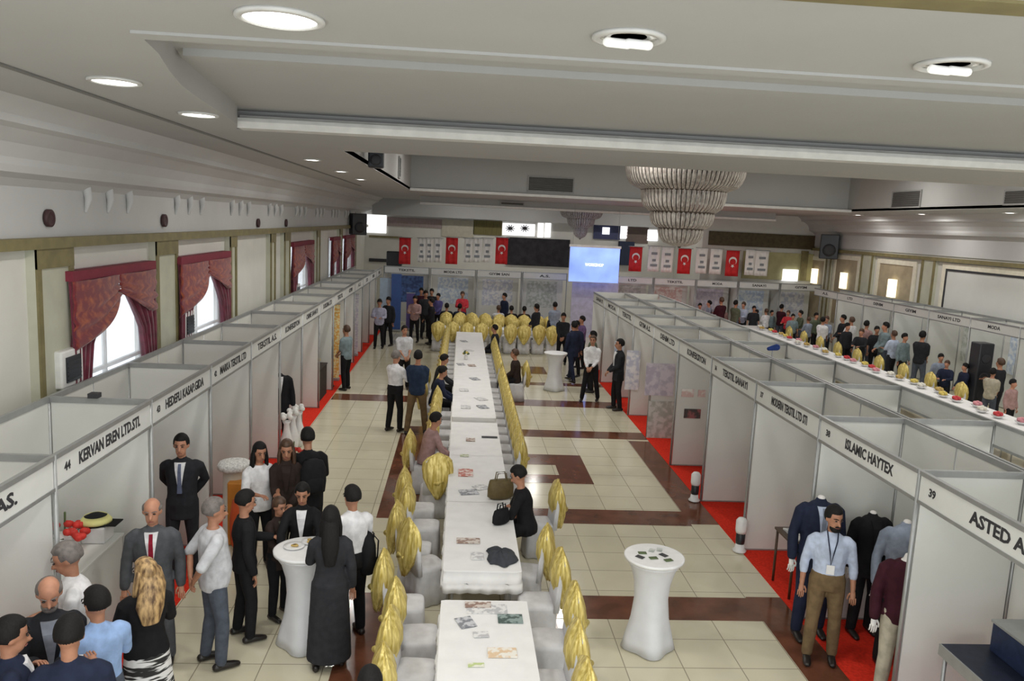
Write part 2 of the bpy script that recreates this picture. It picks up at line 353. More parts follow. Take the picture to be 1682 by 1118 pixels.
# speakers
def spk(name, loc, s, label, rz=0):
    t = thing(name, label, 'speaker', loc, rz)
    bm = bmesh.new(); box(bm, -s*.5, s*.5, -s*.35, s*.35, -s*.7, s*.7); obj('cabinet', bm, dark_pl, t, .03)
    bm = bmesh.new(); lathe(bm, [(s*.36, 0), (s*.36, .02), (s*.2, .03)], n=16)
    for v in bm.verts: v.co = Vector((v.co.x, -s*.35-v.co.z, v.co.y-s*.2))
    obj('speaker_cone', bm, ink, t)
    bm = bmesh.new(); tube(bm, [(0, s*.35, 0), (0, s*.35+.3, 0)], [.03, .03], 8); obj('bracket', bm, alu, t)
v = at(588, 368, Y=33); spk('hanging_speaker', v, .62, 'black loudspeaker on the left wall before the far corner', .5)
v = at(1362, 405, Y=32.2); spk('hanging_speaker', v, .72, 'black loudspeaker high in the far right corner', -.4)
v = at(618, 258, X=RX0+.2); spk('ceiling_speaker', v, .26, 'small black speaker on the left side of the ceiling recess', 0)
v = at(648, 424, Y=34.6); 
bm = bmesh.new(); box(bm, v.x-.33, v.x+.33, 34.4, 34.8, v.z-.32, v.z+.3); tag(obj('stage_monitor', bm, dark_pl, None, .03), 'black box speaker above the far left booths beneath the first red flag', 'speaker')
for i, (px, py) in enumerate([(78, 358), (268, 362), (423, 366), (469, 366)]):
    v = at(px, py, X=XL+.06); bm = bmesh.new(); lathe(bm, [(.10, 0), (.10, .04), (.07, .045), (.06, .03), (.01, .05)], n=18)
    for w in bm.verts: w.co = Vector((w.co.z+v.x, w.co.x+v.y, w.co.y+v.z))
    tag(obj('round_speaker', bm, mat('maroon_grille', (.05, .02, .022), .6)), 'small dark round speaker on the left frieze, %s from the camera' % ORD[i], 'speaker', 'round speakers on the left frieze')
# downlights
def lamp_light(loc, power, r=.15):
    L = bpy.data.lights.new('downlight', 'AREA'); L.shape = 'DISK'; L.size = r*2; L.energy = power; L.color = (1, .97, .92)
    o = bpy.data.objects.new('downlight', L); COL.objects.link(o); o.location = loc
def downlight(x, y, r, label, on=True, power=22, z=ZC):
    t = thing('recessed_downlight', label, 'ceiling light', (x, y, z), 0, 'recessed ceiling lights')
    bm = bmesh.new(); lathe(bm, [(r*1.22, 0), (r*1.22, -.015), (r*1.02, -.02), (r, 0)], n=28); obj('bezel', bm, mat('bezel_white', (.62, .62, .6), .4), t)
    if on:
        bm = bmesh.new(); lathe(bm, [(r*.99, -.004), (r*.99, -.012), (r*.5, -.018)], n=24); obj('diffuser', bm, glow, t)
        if power: lamp_light((x, y, z-.03), power, r*.9)
    else:
        bm = bmesh.new(); lathe(bm, [(r*.99, -.002), (r*.8, -.006), (r*.6, -.002)], n=24); obj('reflector', bm, mat('chrome_reflector', (.30, .30, .28), .35, .3, scale=26, col2=(.95, .95, .92), lo=.45, hi=.6), t)  # white flecks in the colour paint the sparkle of the reflector
        for k in (-1, 1):
            bm = bmesh.new(); tube(bm, [(k*r*.35-.05, 0, -.03), (k*r*.35+.05, .02, -.03)], [.022, .022], 8); obj('lamp_tube', bm, mat('tube_white', (.85, .85, .82), .3, emit=.35), t)  # tubes are unlit; a faint emission only whitens them
def dl(px, py, r, lab, **k):
    v = at(px, py, Z=ZC); downlight(v.x, v.y, r, lab, **k)
dl(460, 28, .165, 'large lit round downlight at the top left, biggest in view', power=40)
dl(1033, 60, .14, 'round downlight with bare tubes at the top centre', on=False)
dl(1563, 105, .14, 'round downlight with bare tubes at the top right', on=False)
dl(188, 132, .15, 'lit downlight right of the grey ceiling line, first of the row'); dl(326, 187, .15, 'lit downlight right of the grey ceiling line, second of the row')
for i, (x, y) in enumerate([(35, 179), (176, 213), (270, 240)]): dl(x, y, .15, 'lit downlight left of the grey ceiling line, %s from the camera' % ORD[i])
for i in range(10):
    downlight(-4.25 + .02*i, 14.4 + i*2.25, .15, 'lit downlight far down the left ceiling strip, %s of the row' % ORD[i+3], power=22)
for i in range(4): downlight(-2.5, 10.3+i*3.1, .12, 'small lit downlight beside the recess, %s of its row' % ORD[i+2], power=22) if i > 0 else None
v = at(1675, 399, Z=4.9)
for i, (x, y) in enumerate([(14.2, 16), (14.2, 20), (14.2, 24), (14.2, 28)]):
    downlight(x, y, .15, 'lit downlight above the right wall booths, %s of the row' % ORD[i], power=30)
for (x, y) in [(13.6, 8), (13.6, 12), (1, 1.5), (5, 1.5), (9, 1.5), (-3, 1.5), (13, 2)]:   # lights outside the view
    lamp_light((x, y, ZC-.03), 32, .15)
for y in (28.5, 36):
    for x in (0, 3, 8, 11): 
        z = ZC if y < 30 else 6.0
        lamp_light((x, y, z-.04), 34, .15)
for y in (16, 21):
    for x in (0, 3.2, 7.8, 11): lamp_light((x, y, 6.56), 48, .18)
for x in (0, 3, 6, 9, 11.5): lamp_light((x, 6.8, 5.58), 22, .15)
# ------------------------------------------------------------------ chandeliers
crystal = mat('smoky_crystal', (.34, .29, .26), .3, scale=26, stretch=(1, 1, .35), alpha=.7, col2=(.66, .62, .56))
brass = mat('dull_bronze', (.07, .05, .035), .45, .5)
def chandelier(loc, S, label, tiers, top):
    t = thing('crystal_chandelier', label, 'chandelier', loc)
    for (r0, z0, r1, z1) in tiers:
        bm = bmesh.new(); N = max(24, int(r0*S*60))
        for i in range(N):
            a = 2*PI*i/N; d = Vector((math.cos(a), math.sin(a), 0)); s = Vector((-d.y, d.x, 0)); pts = []
            for k in range(6):
                f = k/5; rr = r1+(r0-r1)*math.sqrt(max(0, 1-f*f)) if k < 5 else r1; z = z0+(z1-z0)*f
                pts.append(d*rr*S + Vector((0, 0, z*S)))
            w = .86*2*PI*r0*S/N
            ringl = [[p - s*w*.5*(1-.3*k/5), p + d*.012, p + s*w*.5*(1-.3*k/5), p - d*.012] for k, p in enumerate(pts)]
            loft(bm, ringl, smooth=False)
        sk = obj('crystal_tier', bm, crystal, t)
        bm = bmesh.new(); lathe(bm, [(r0*S*.99, z0*S-.02), (r0*S*1.01, z0*S-.02), (r0*S*1.01, z0*S+.03), (r0*S*.97, z0*S+.03), (r0*S*.97, z0*S-.02)], n=48); obj('hoop', bm, brass, sk)
    bm = bmesh.new(); tube(bm, [(0, 0, tiers[-1][3]*S), (0, 0, top)], [.04, .03], 8); obj('stem', bm, brass, t)
    bm = bmesh.new(); lathe(bm, [(.02, top-.12), (.25, top-.03), (.25, top)], n=20); obj('ceiling_rose', bm, brass, t)
    for k in range(12):
        a = k*PI/6; r = tiers[0][0]*S*.6
        bm = bmesh.new(); tube(bm, [(math.cos(a)*r, math.sin(a)*r, .0), (math.cos(a)*r, math.sin(a)*r, .18*S)], [.03, .02], 6); obj('candle_lamp', bm, mat('unlit_bulb', (.45, .46, .38), .3), t)
    return t
v = at(1124, 300, Y=17.5)
chandelier((v.x, 17.5, 5.9), 1.0, 'large tiered smoky crystal chandelier hanging in the ceiling recess', [(1.30, 0.0, .95, -.50), (.93, -.5, .72, -.96), (.70, -.98, .52, -1.32), (.50, -1.34, .12, -1.72)], .7)
v = at(955, 350, Y=34)
chandelier((v.x, 34, 5.18), .7, 'small crystal chandelier far away above the projection screen', [(1.3, 0.0, .9, -.5), (.85, -.5, .5, -1.05), (.45, -1.05, .05, -1.7)], .82)
# ------------------------------------------------------------------ curtains
velvet = mat('crimson_brocade', (.17, .012, .02), .75, scale=9, col2=(.42, .10, .03), sheen=.3, lo=.45, hi=.75)
velvet2 = mat('crimson_velvet_tail', (.13, .012, .03), .8, var=.3, scale=8, sheen=.3)
rail_m = mat('burgundy_pelmet', (.20, .02, .04), .7)
sheer = mat('white_voile', (.9, .88, .9), .7, alpha=.22, var=.02)
def curtain(y0, y1, ztop, idx, zbot=1.0):
    t = thing('window_curtain', 'crimson swagged curtain with side drapes on the %s left window from the camera' % ORD[idx], 'curtain', (XL+.1, (y0+y1)/2, ztop), 0, 'swagged red curtains')
    w = y1-y0; X = 0.0
    bm = bmesh.new(); box(bm, -.05, .09, -w/2, w/2, -.12, 0); obj('pelmet_board', bm, rail_m, t)
    def drape(sgn):
        bm = bmesh.new(); n = 26; m_ = 16; rows = []
        for j in range(m_+1):
            f = j/m_; z = -.12 - f*(ztop-zbot-.12)
            wide = w*.5*(1-f*2.0) if f < .30 else w*.5*(.40-.05*math.sin((f-.3)*5)-(f-.3)*.22)
            wide = max(wide, w*.12); row = []
            for i in range(n+1):
                g = i/n; y = sgn*(w/2 - g*wide)
                row.append(Vector((.03+.05*math.sin(g*26+f*2), y, z)))
            rows.append(row)
        V = [[bm.verts.new(p) for p in r] for r in rows]
        for a, b in zip(V, V[1:]):
            for i in range(n): f_ = bm.faces.new((a[i], a[i+1], b[i+1], b[i])); f_.smooth = True
        o = obj('side_drape', bm, velvet2, t); md = o.modifiers.new('s', 'SOLIDIFY'); md.thickness = .015
    drape(1); drape(-1)
    for sgn in (-1, 1):
        bm = bmesh.new(); n = 22; m_ = 10; V = []
        for j in range(m_+1):
            f = j/m_; row = []
            for i in range(n+1):
                g = i/n; y = sgn*(w*.5*(1-g)); sag = (.34+.62*(1-g)**1.2+.10*math.sin(PI*g*1.0))*f
                row.append(bm.verts.new((.09+.05*math.sin(f*24-g*5)*f+.05*math.sin(PI*g), y, -.12 - sag*(.68 if sgn > 0 else .92))))
            V.append(row)
        for a, b in zip(V, V[1:]):
            for i in range(n): f_ = bm.faces.new((a[i], a[i+1], b[i+1], b[i])); f_.smooth = True
        o = obj('swag', bm, velvet, t); md = o.modifiers.new('s', 'SOLIDIFY'); md.thickness = .02
    bm = bmesh.new(); V = []
    for j in range(2):
        V.append([bm.verts.new((-.03+.012*math.sin(i*1.3), -w*.42+w*.84*i/40, -.15 if j == 0 else -(ztop-zbot))) for i in range(41)])
    for i in range(40): bm.faces.new((V[0][i], V[0][i+1], V[1][i+1], V[1][i]))
    o = obj('net_curtain', bm, sheer, t); md = o.modifiers.new('s', 'SOLIDIFY'); md.thickness = .003
for i, (a, b) in enumerate(WIN): curtain(a-.2, b-.12, 3.72, i)
aircon = mat('appliance_white', (.78, .78, .76), .4)
for (px, py, lab) in [(312, 530, 'white framed box with dark grille on the wall between the first two left windows'), (120, 600, 'white framed box with dark grille beside the nearest left window'), (490, 478, 'small white framed box with dark grille below the third left window')]:
    v = at(px, py, X=XL+.18); t = thing('wall_radiator', lab, 'heater', (XL+.12, v.y, v.z))
    bm = bmesh.new(); box(bm, -.1, .06, -.26, .26, -.24, .2); obj('casing', bm, aircon, t, .02)
    bm = bmesh.new(); box(bm, .06, .075, -.17, .17, -.18, .12); [box(bm, .075, .085, -.16, .16, -.16+k*.05, -.14+k*.05) for k in range(5)]; obj('grille', bm, dark_pl, t)
# ------------------------------------------------------------------ booths
def post(bm, x, y, z0=0, z1=2.5, r=.022): 
    lathe(bm, [(r, z0), (r, z1)], (x, y), n=8)
SP = {}
def booth(side, Xf, Xb, y0, y1, label, txt=None, num=None, cat='booth', fascia=True, near_div=True, divm=None, tsize=.15, twidth=1.25, toff=0):
    """bay between y0 and y1, open front at Xf, back wall at Xb; origin at front near corner"""
    s = 1 if Xb > Xf else -1; D = abs(Xb-Xf); L = y1-y0
    t = thing('exhibition_booth', label, cat, (Xf, y0, 0))
    for k, yy in enumerate([0] if near_div else []):
        bm = bmesh.new(); post(bm, 0, 0); obj('post', bm, alu, t)
        bm = bmesh.new(); post(bm, s*D, 0); obj('post', bm, alu, t)
        bm = bmesh.new(); a, b = sorted((s*.03, s*(D-.03))); box(bm, a, b, -.008, .008, .02, 2.44); obj('side_panel', bm, divm or panel_m, t)
        bm = bmesh.new(); a, b = sorted((s*.02, s*(D-.02))); box(bm, a, b, -.018, .018, 2.44, 2.5); obj('cross_rail', bm, alu, t)
        bm = bmesh.new(); box(bm, a, b, -.016, .016, .01, .03); obj('foot_rail', bm, alu, t)
    bm = bmesh.new(); box(bm, s*D-.008, s*D+.008, .03, L-.03, .02, 2.44); obj('back_panel', bm, panel_m, t)
    bm = bmesh.new(); box(bm, s*D-.018, s*D+.018, .02, L-.02, 2.44, 2.5); post(bm, s*D, L/2, 0, 2.44, .016); obj('back_rail', bm, alu, t)
    if fascia:
        bm = bmesh.new(); box(bm, -.008, .008, .03, L-.03, 2.23, 2.46); fb = obj('fascia_board', bm, fascia_m, t)
        bm = bmesh.new(); box(bm, -.02, .02, .02, L-.02, 2.46, 2.5); obj('top_rail', bm, alu, t)
        bm = bmesh.new(); box(bm, -.016, .016, .02, L-.02, 2.2, 2.23); obj('lower_rail', bm, alu, t)
        rot = (PI/2, 0, -PI/2) if s > 0 else (PI/2, 0, PI/2)
        if txt: text(txt, tsize, ink, fb, (-s*.0095, L/2+toff, 2.345), rot, width=twidth)
        if num: text(num, .1, ink, fb, (-s*.0095, (L-.22) if s > 0 else .2, 2.345), rot)
    return t
LT = {-2: ('SANAYI', None), -1: ('ATLI A.S. MAS.', None), 0: ('KERVAN EREN LTD.STI.', '44'), 1: ('HEDEFLI KASAP.GIDA', '43'), 2: ('MARKA TEKSTIL LTD', '42'), 3: ('TEKSTIL A.S.', None), 4: ('KONFEKSIYON', None), 5: ('ORME SANAYI', None), 6: ('DOKUMA LTD', None), 7: ('TEKSTIL', None), 8: ('GIYIM', None), 9: ('A.S.', None), 10: ('LTD', None), 11: ('MODA', None), 12: ('SAN', None)}
for k in range(-2, 13):
    y = 6.38+2*k
    booth(-1, -3.23, -4.27, y, y+2, 'white exhibition booth in the left row, %s from the camera' % ORD[k+2], *LT.get(k, (None, None)), twidth=min(1.3, .1*len(LT[k][0])+.2) if k != -1 else 1.3, toff=(.05 if k != -1 else -.20))
RT = {-1: ('ASTED ASGARD', '39'), 0: ('ISLAMIC HAYTEX', '38'), 1: ('MODERN TEKSTIL LTD STI', '37'), 2: ('TEKSTIL SANAYI', '36'), 3: ('KONFEKSIYON', None), 4: ('DENIM LTD', None), 5: ('GIYIM A.S.', None), 6: ('TEKSTIL', None), 7: ('MODA', None), 8: ('SANAYI', None)}
for k in range(-1, 9):
    y = 6.62+2*k; s_, n_ = RT[k]
    booth(1, 4.2, 5.2, y, y+2, 'white exhibition booth in the right row facing the aisle, %s from the camera' % ORD[k+1], s_, n_, twidth=(1.15, .95, 1.1)[min(k+1, 2)], toff=(-.32, -.1, -.12)[min(k+1, 2)])
    booth(-1, 6.30, 5.26, y, y+2, 'white booth on the back side of the right row, %s from the camera' % ORD[k+1], None, None)
# end panels of rows
bm = bmesh.new(); box(bm, 4.2, 6.26, 24.612, 24.63, 0, 2.5); struct('wall_partition_1', bm, panel_m)
poster_cols = [mat('poster_%d' % i, c, .5, scale=9, col2=[(x+y)/2 for x, y in zip(c, c2)] if i not in (2, 4, 6) else c2, lo=.42, hi=.58) for i, (c, c2) in enumerate([((.75, .75, .78), (.25, .3, .5)), ((.8, .78, .75), (.5, .15, .12)), ((.3, .1, .1), (.06, .05, .05)), ((.75, .8, .85), (.2, .35, .6)), ((.85, .8, .4), (.6, .1, .05)), ((.6, .62, .6), (.2, .25, .2)), ((.05, .09, .25), (.1, .2, .5)), ((.65, .6, .68), (.3, .28, .4))])]
def wallpic(x0, x1, z0, z1, y, m, label, name='poster', cat='poster', th=.012, group=None):
    bm = bmesh.new(); box(bm, x0, x1, y-th, y, z0, z1); return tag(obj(name, bm, m), label, cat, group)
def faceY(px0, py0, px1, py1, y, m, label, **k):
    a = at(px0, py0, Y=y); b = at(px1, py1, Y=y); return wallpic(a.x, b.x, b.z, a.z, y, m, label, **k)
faceY(1120, 638, 1139, 652, 14.605, poster_cols[1], 'red framed picture on the grey booth side, left of a pair'); faceY(1147, 640, 1158, 652, 14.605, poster_cols[1], 'small red picture on the grey booth side, right of a pair')
faceY(1124, 671, 1150, 687, 14.605, poster_cols[2], 'dark maroon picture below the pair of red ones')
faceY(1062, 596, 1105, 650, 16.60, poster_cols[7], 'tall collage poster of photographs in the fourth right booth')
faceY(1066, 658, 1106, 720, 16.60, poster_cols[5], 'pale grey poster under the photograph collage')
faceY(1030, 575, 1048, 640, 18.60, poster_cols[0], 'bluish poster on the booth side just beyond the man in black suit')
faceY(1010, 560, 1022, 620, 20.60, poster_cols[3], 'slim pale blue poster deep in the right row')
v = at(328, 690, X=-4.25); bm = bmesh.new(); box(bm, -4.262, -4.25, 9.3, 9.62, 1.75, 2.0); tag(obj('notice_sheet', bm, poster_cols[5]), 'small grey notice sheet on the left booth back wall above the man in black suit', 'notice')
# far row booths facing the camera
def xbooth(x0, x1, Y, label, txt, pm=None, plab=None, D=1.0):
    t = thing('exhibition_booth', label, 'booth', (x0, Y, 0)); L = x1-x0-.06
    for x in (0, L): bm = bmesh.new(); post(bm, x, 0); obj('post', bm, alu, t)
    bm = bmesh.new(); box(bm, -.008, .008, .03, D-.03, .02, 2.44); obj('side_panel', bm, panel_m, t)
    bm = bmesh.new(); box(bm, .03, L-.03, D-.008, D+.008, .02, 2.44); obj('back_panel', bm, panel_m, t)
    bm = bmesh.new(); box(bm, .03, L-.03, -.008, .008, 2.23, 2.46); fb = obj('fascia_board', bm, fascia_m, t)
    bm = bmesh.new(); box(bm, .02, L-.02, -.02, .02, 2.46, 2.5); obj('top_rail', bm, alu, t)
    bm = bmesh.new(); box(bm, .02, L-.02, -.016, .016, 2.2, 2.23); obj('lower_rail', bm, alu, t)
    text(txt, .14, ink, fb, (L/2, -.01, 2.345), (PI/2, 0, 0), width=.085*len(txt)+.1)
    if pm:
        wallpic(x0+L*.15, x0+L*.85, .9, 2.05, Y+D-.01, pm, plab)
for i in range(4):
    xbooth(-3.23+i*1.95, -3.23+(i+1)*1.95, 33.5, 'white far end booth facing the camera, %s from the left' % ORD[i], ['TEKSTIL', 'MODA LTD', 'GIYIM SAN', 'A.S.'][i], poster_cols[[6, 3, 0, 5][i]], '%s poster in the %s far booth from the left' % (['dark blue', 'pale blue', 'bluish white', 'grey green'][i], ORD[i]))
for i in range(5):
    xbooth(6.4+i*1.85, 6.4+(i+1)*1.85, 33.3, 'white far booth right of the screen, %s from the left' % ORD[i], ['LTD', 'TEKSTIL', 'MODA', 'SANAYI', 'GIYIM'][i], poster_cols[[5, 1, 7, 3, 0][i]], '%s poster in the far booths right of the screen, %s from left' % (['grey', 'red and white', 'lilac', 'pale blue', 'blue and white'][i], ORD[i]))
for k in range(7):   # booths along the right wall
    y = 17.2+2*k
    booth(1, 14.35, 15.4, y, y+2, 'white booth along the right wall, %s from the camera' % ORD[k], ['TEKSTIL A.S.', 'MODA', 'SANAYI LTD', 'GIYIM', 'DENIM', 'LTD', 'A.S.'][k], None, twidth=.1*[12, 4, 10, 5, 5, 3, 4][k]+.1, tsize=.13)
def sideposter(y0, y1, z0, z1, m, label, X=15.38):
    bm = bmesh.new(); box(bm, X-.012, X, y0, y1, z0, z1); tag(obj('poster', bm, m), label, 'poster')
for i, (a, b, mi) in enumerate([(17.5, 18.9, 0), (19.5, 20.9, 3), (21.6, 23.0, 5), (23.5, 24.9, 3), (25.6, 26.8, 0), (27.6, 28.8, 7), (29.5, 30.8, 1)]):
    sideposter(a, b, 1.0, 2.1, poster_cols[mi], '%s poster on the right wall booths, %s from the camera' % (['blue and white', 'pale blue', 'grey green', 'pale blue', 'bluish white', 'lilac', 'red and white'][i], ORD[i]))
# end lilac wall with screen
lil = mat('lilac_wall', (.44, .43, .55), .6, var=.1)
a = at(940, 468, Y=32); b = at(1012, 530, Y=32)
bm = bmesh.new(); box(bm, a.x, b.x, 32.02, 32.08, 0, 2.35); tag(obj('display_wall', bm, lil), 'tall pale lilac display wall below the projection screen', 'display wall')
a = at(937, 405, Y=31.4); b = at(1015, 465, Y=31.4); t = thing('projection_screen', 'glowing blue projection screen hanging at the far end of the hall', 'screen', ((a.x+b.x)/2, 31.4, b.z)); W = (b.x-a.x)/2; Hh = a.z-b.z
bm = bmesh.new(); box(bm, -W, W, 0, .02, 0, Hh)
sm = mat('projected_blue_image', (.16, .25, .85), .4, emit=1.0, scale=.6, col2=(.30, .45, .95)); obj('screen_fabric', bm, sm, t)
bm = bmesh.new(); box(bm, -W-.04, W+.04, -.02, .06, Hh, Hh+.1); obj('roller_case', bm, white_pl, t)
bm = bmesh.new(); box(bm, -W, W, -.01, .03, -.03, 0); obj('weight_bar', bm, alu, t)
text('WORKSHOP', .16, mat('projected_white_text', (.85, .9, 1), .4, emit=1.2), t, (0, -.004, Hh*.5), (PI/2, 0, 0), width=.75)
for s in (-1, 1):
    bm = bmesh.new(); tube(bm, [(s*W*.9, .03, Hh+.1), (s*W*.9, .03, ZC-b.z)], [.006, .006], 6); obj('suspension_wire', bm, alu, t)
# flags and banners
flagred = mat('flag_red', (.55, .012, .015), .7, var=.12, scale=6); wht = mat('banner_white', (.80, .79, .76), .7, var=.04)
def bannerpiece(px0, py0, px1, py1, Y, m, name, label, cat, emblem=None, group=None):
    a = at(px0, py0, Y=Y); b = at(px1, py1, Y=Y); w = b.x-a.x; h = a.z-b.z
    t = thing(name, label, cat, ((a.x+b.x)/2, Y, b.z), 0, group)
    bm = bmesh.new(); V = []
    for j in range(7):
        V.append([bm.verts.new((-w/2+w*i/12, .02*math.sin(i*1.1+j*.3), h*j/6)) for i in range(13)])
    for p, q in zip(V, V[1:]):
        for i in range(12): f = bm.faces.new((p[i], p[i+1], q[i+1], q[i])); f.smooth = True
    o = obj('cloth', bm, m, t); md = o.modifiers.new('s', 'SOLIDIFY'); md.thickness = .008
    bm = bmesh.new(); tube(bm, [(-w/2-.05, .0, h+.015), (w/2+.05, 0, h+.015)], [.015, .015], 8); obj('hanging_rod', bm, alu, t)
    if emblem == 'flag':
        bm = bmesh.new(); c = Vector((0, -.035, h*.60)); R_ = w*.30; n = 20
        outer = [c+Vector((R_*math.cos(x), 0, R_*math.sin(x))) for x in [(-PI/2-1.9)+3.8*i/n for i in range(n+1)]]
        outer = [c+Vector((R_*math.cos(PI/2+ (-2.5+5*i/n)), 0, R_*math.sin(PI/2+(-2.5+5*i/n)))) for i in range(n+1)]
        c2 = c+Vector((0, 0, -R_*.27)); e0 = outer[0]-c2; a0 = math.atan2(e0.z, e0.x); e1 = outer[-1]-c2; a1 = math.atan2(e1.z, e1.x)
        if a1 < a0: a1 += 2*PI
        ri = e0.length
        inner = [c2+Vector((ri*math.cos(a0+(a1-a0)*i/n), 0, ri*math.sin(a0+(a1-a0)*i/n))) for i in range(n+1)]
        inner = [outer[i].lerp(inner[i], 1) for i in range(n+1)]
        o_ = [bm.verts.new(p) for p in outer]; i_ = [bm.verts.new(p) for p in inner]
        for i in range(n):
            try: bm.faces.new((o_[i], o_[i+1], i_[i+1], i_[i]))
            except Exception: pass
        sc = c+Vector((0, 0, -R_*1.25)); pts = []
        for i in range(10):
            r = R_*.5 if i % 2 == 0 else R_*.2; x = -PI/2+i*PI/5; pts.append(bm.verts.new(sc+Vector((r*math.cos(x), 0, r*math.sin(x)))))
        bm.faces.new(pts)
        o = obj('crescent_and_star', bm, wht, t); md = o.modifiers.new('s', 'SOLIDIFY'); md.thickness = .004
    elif emblem:
        bm = bmesh.new()
        for (zz, ww) in ((.72, .5), (.45, .3), (.25, .6)): box(bm, -w*ww/2, w*ww/2, -.04, -.034, h*zz-.05, h*zz+.05)
        obj('printed_motif', bm, emblem, t)
tg = mat('banner_print_grey', (.22, .24, .26), .6)
for i, x in enumerate((665, 742, 824)): bannerpiece(x-9, 390, x+9, 434, 33.2, flagred, 'hanging_flag', 'red flag with white crescent and star, %s from the left along the hall end' % ORD[i], 'flag', 'flag', 'red crescent flags')
for i, x in enumerate((1044, 1124, 1203)): bannerpiece(x-9, 405+i*3, x+9, 446+i*4, 33.0, flagred, 'hanging_flag', 'red flag with white crescent and star, %s from the right of the screen' % ORD[i], 'flag', 'flag', 'red crescent flags')
for i, (a, b) in enumerate([(687, 698), (700, 710), (713, 725), (763, 775), (777, 790), (793, 808)]): bannerpiece(a, 391, b, 431, 33.2, wht, 'hanging_banner', 'narrow white printed banner left of the screen, %s from the left' % ORD[i], 'banner', tg, 'white printed banners')
for i, (a, b) in enumerate([(1066, 1082), (1088, 1104), (1145, 1160), (1168, 1184), (1226, 1238), (1242, 1260)]): bannerpiece(a, 404+i*1.5, b, 446+i*1.5, 33.0, wht, 'hanging_banner', 'white printed banner right of the screen, %s from the left' % ORD[i], 'banner', tg, 'white printed banners')
# ------------------------------------------------------------------ people
def bake(bm, name, vox, smooth=4):
    bmesh.ops.recalc_face_normals(bm, faces=bm.faces)
    me = bpy.data.meshes.new('t'); bm.to_mesh(me); bm.free()
    o = bpy.data.objects.new('t', me); COL.objects.link(o)
    r = o.modifiers.new('r', 'REMESH'); r.mode = 'VOXEL'; r.voxel_size = vox; r.use_smooth_shade = True
    s = o.modifiers.new('s', 'SMOOTH'); s.iterations = smooth; s.factor = .5
    bpy.context.view_layer.update()
    out = bpy.data.meshes.new_from_object(o.evaluated_get(bpy.context.evaluated_depsgraph_get()))
    bpy.data.objects.remove(o); out.name = name; out.materials.clear()
    return out
def V3(*a): return Vector(a)
def ik(a, b, l1, l2, hint):
    d = b-a; L = min(d.length, (l1+l2)*.998); dn = d.normalized(); b = a+dn*L
    x = (l1*l1-l2*l2+L*L)/(2*L); h = math.sqrt(max(0, l1*l1-x*x))
    hn = hint-dn*hint.dot(dn); hn.normalize()
    return a+dn*x+hn*h, b
PCACHE = {}
ARMS = {  # wrist targets (right, left) relative to the pelvis frame, +Y is forward, and elbow hints
    'down': ((.27, .04, -.02), (-.27, .04, -.02)), 'behind': ((.08, -.20, .05), (-.08, -.20, .03)), 'front': ((.07, .24, .02), (-.07, .24, .04)),
    'hold': ((.14, .34, .22), (-.12, .33, .20)), 'phone': ((.10, .30, .30), (-.06, .30, .26)), 'reach': ((.16, .50, .14), (-.26, .06, 0)),
    'rest': ((.20, .40, .16), (-.20, .40, .16)), 'one': ((.27, .04, -.02), (-.12, .34, .18)), 'fold': ((-.12, .22, .27), (.12, .25, .24)), 'lap': ((.12, .30, .06), (-.12, .30, .06)),
    'point': ((.22, .52, .45), (-.27, .04, -.02)), 'lean': ((.20, .52, -.02), (-.16, .50, -.02))}
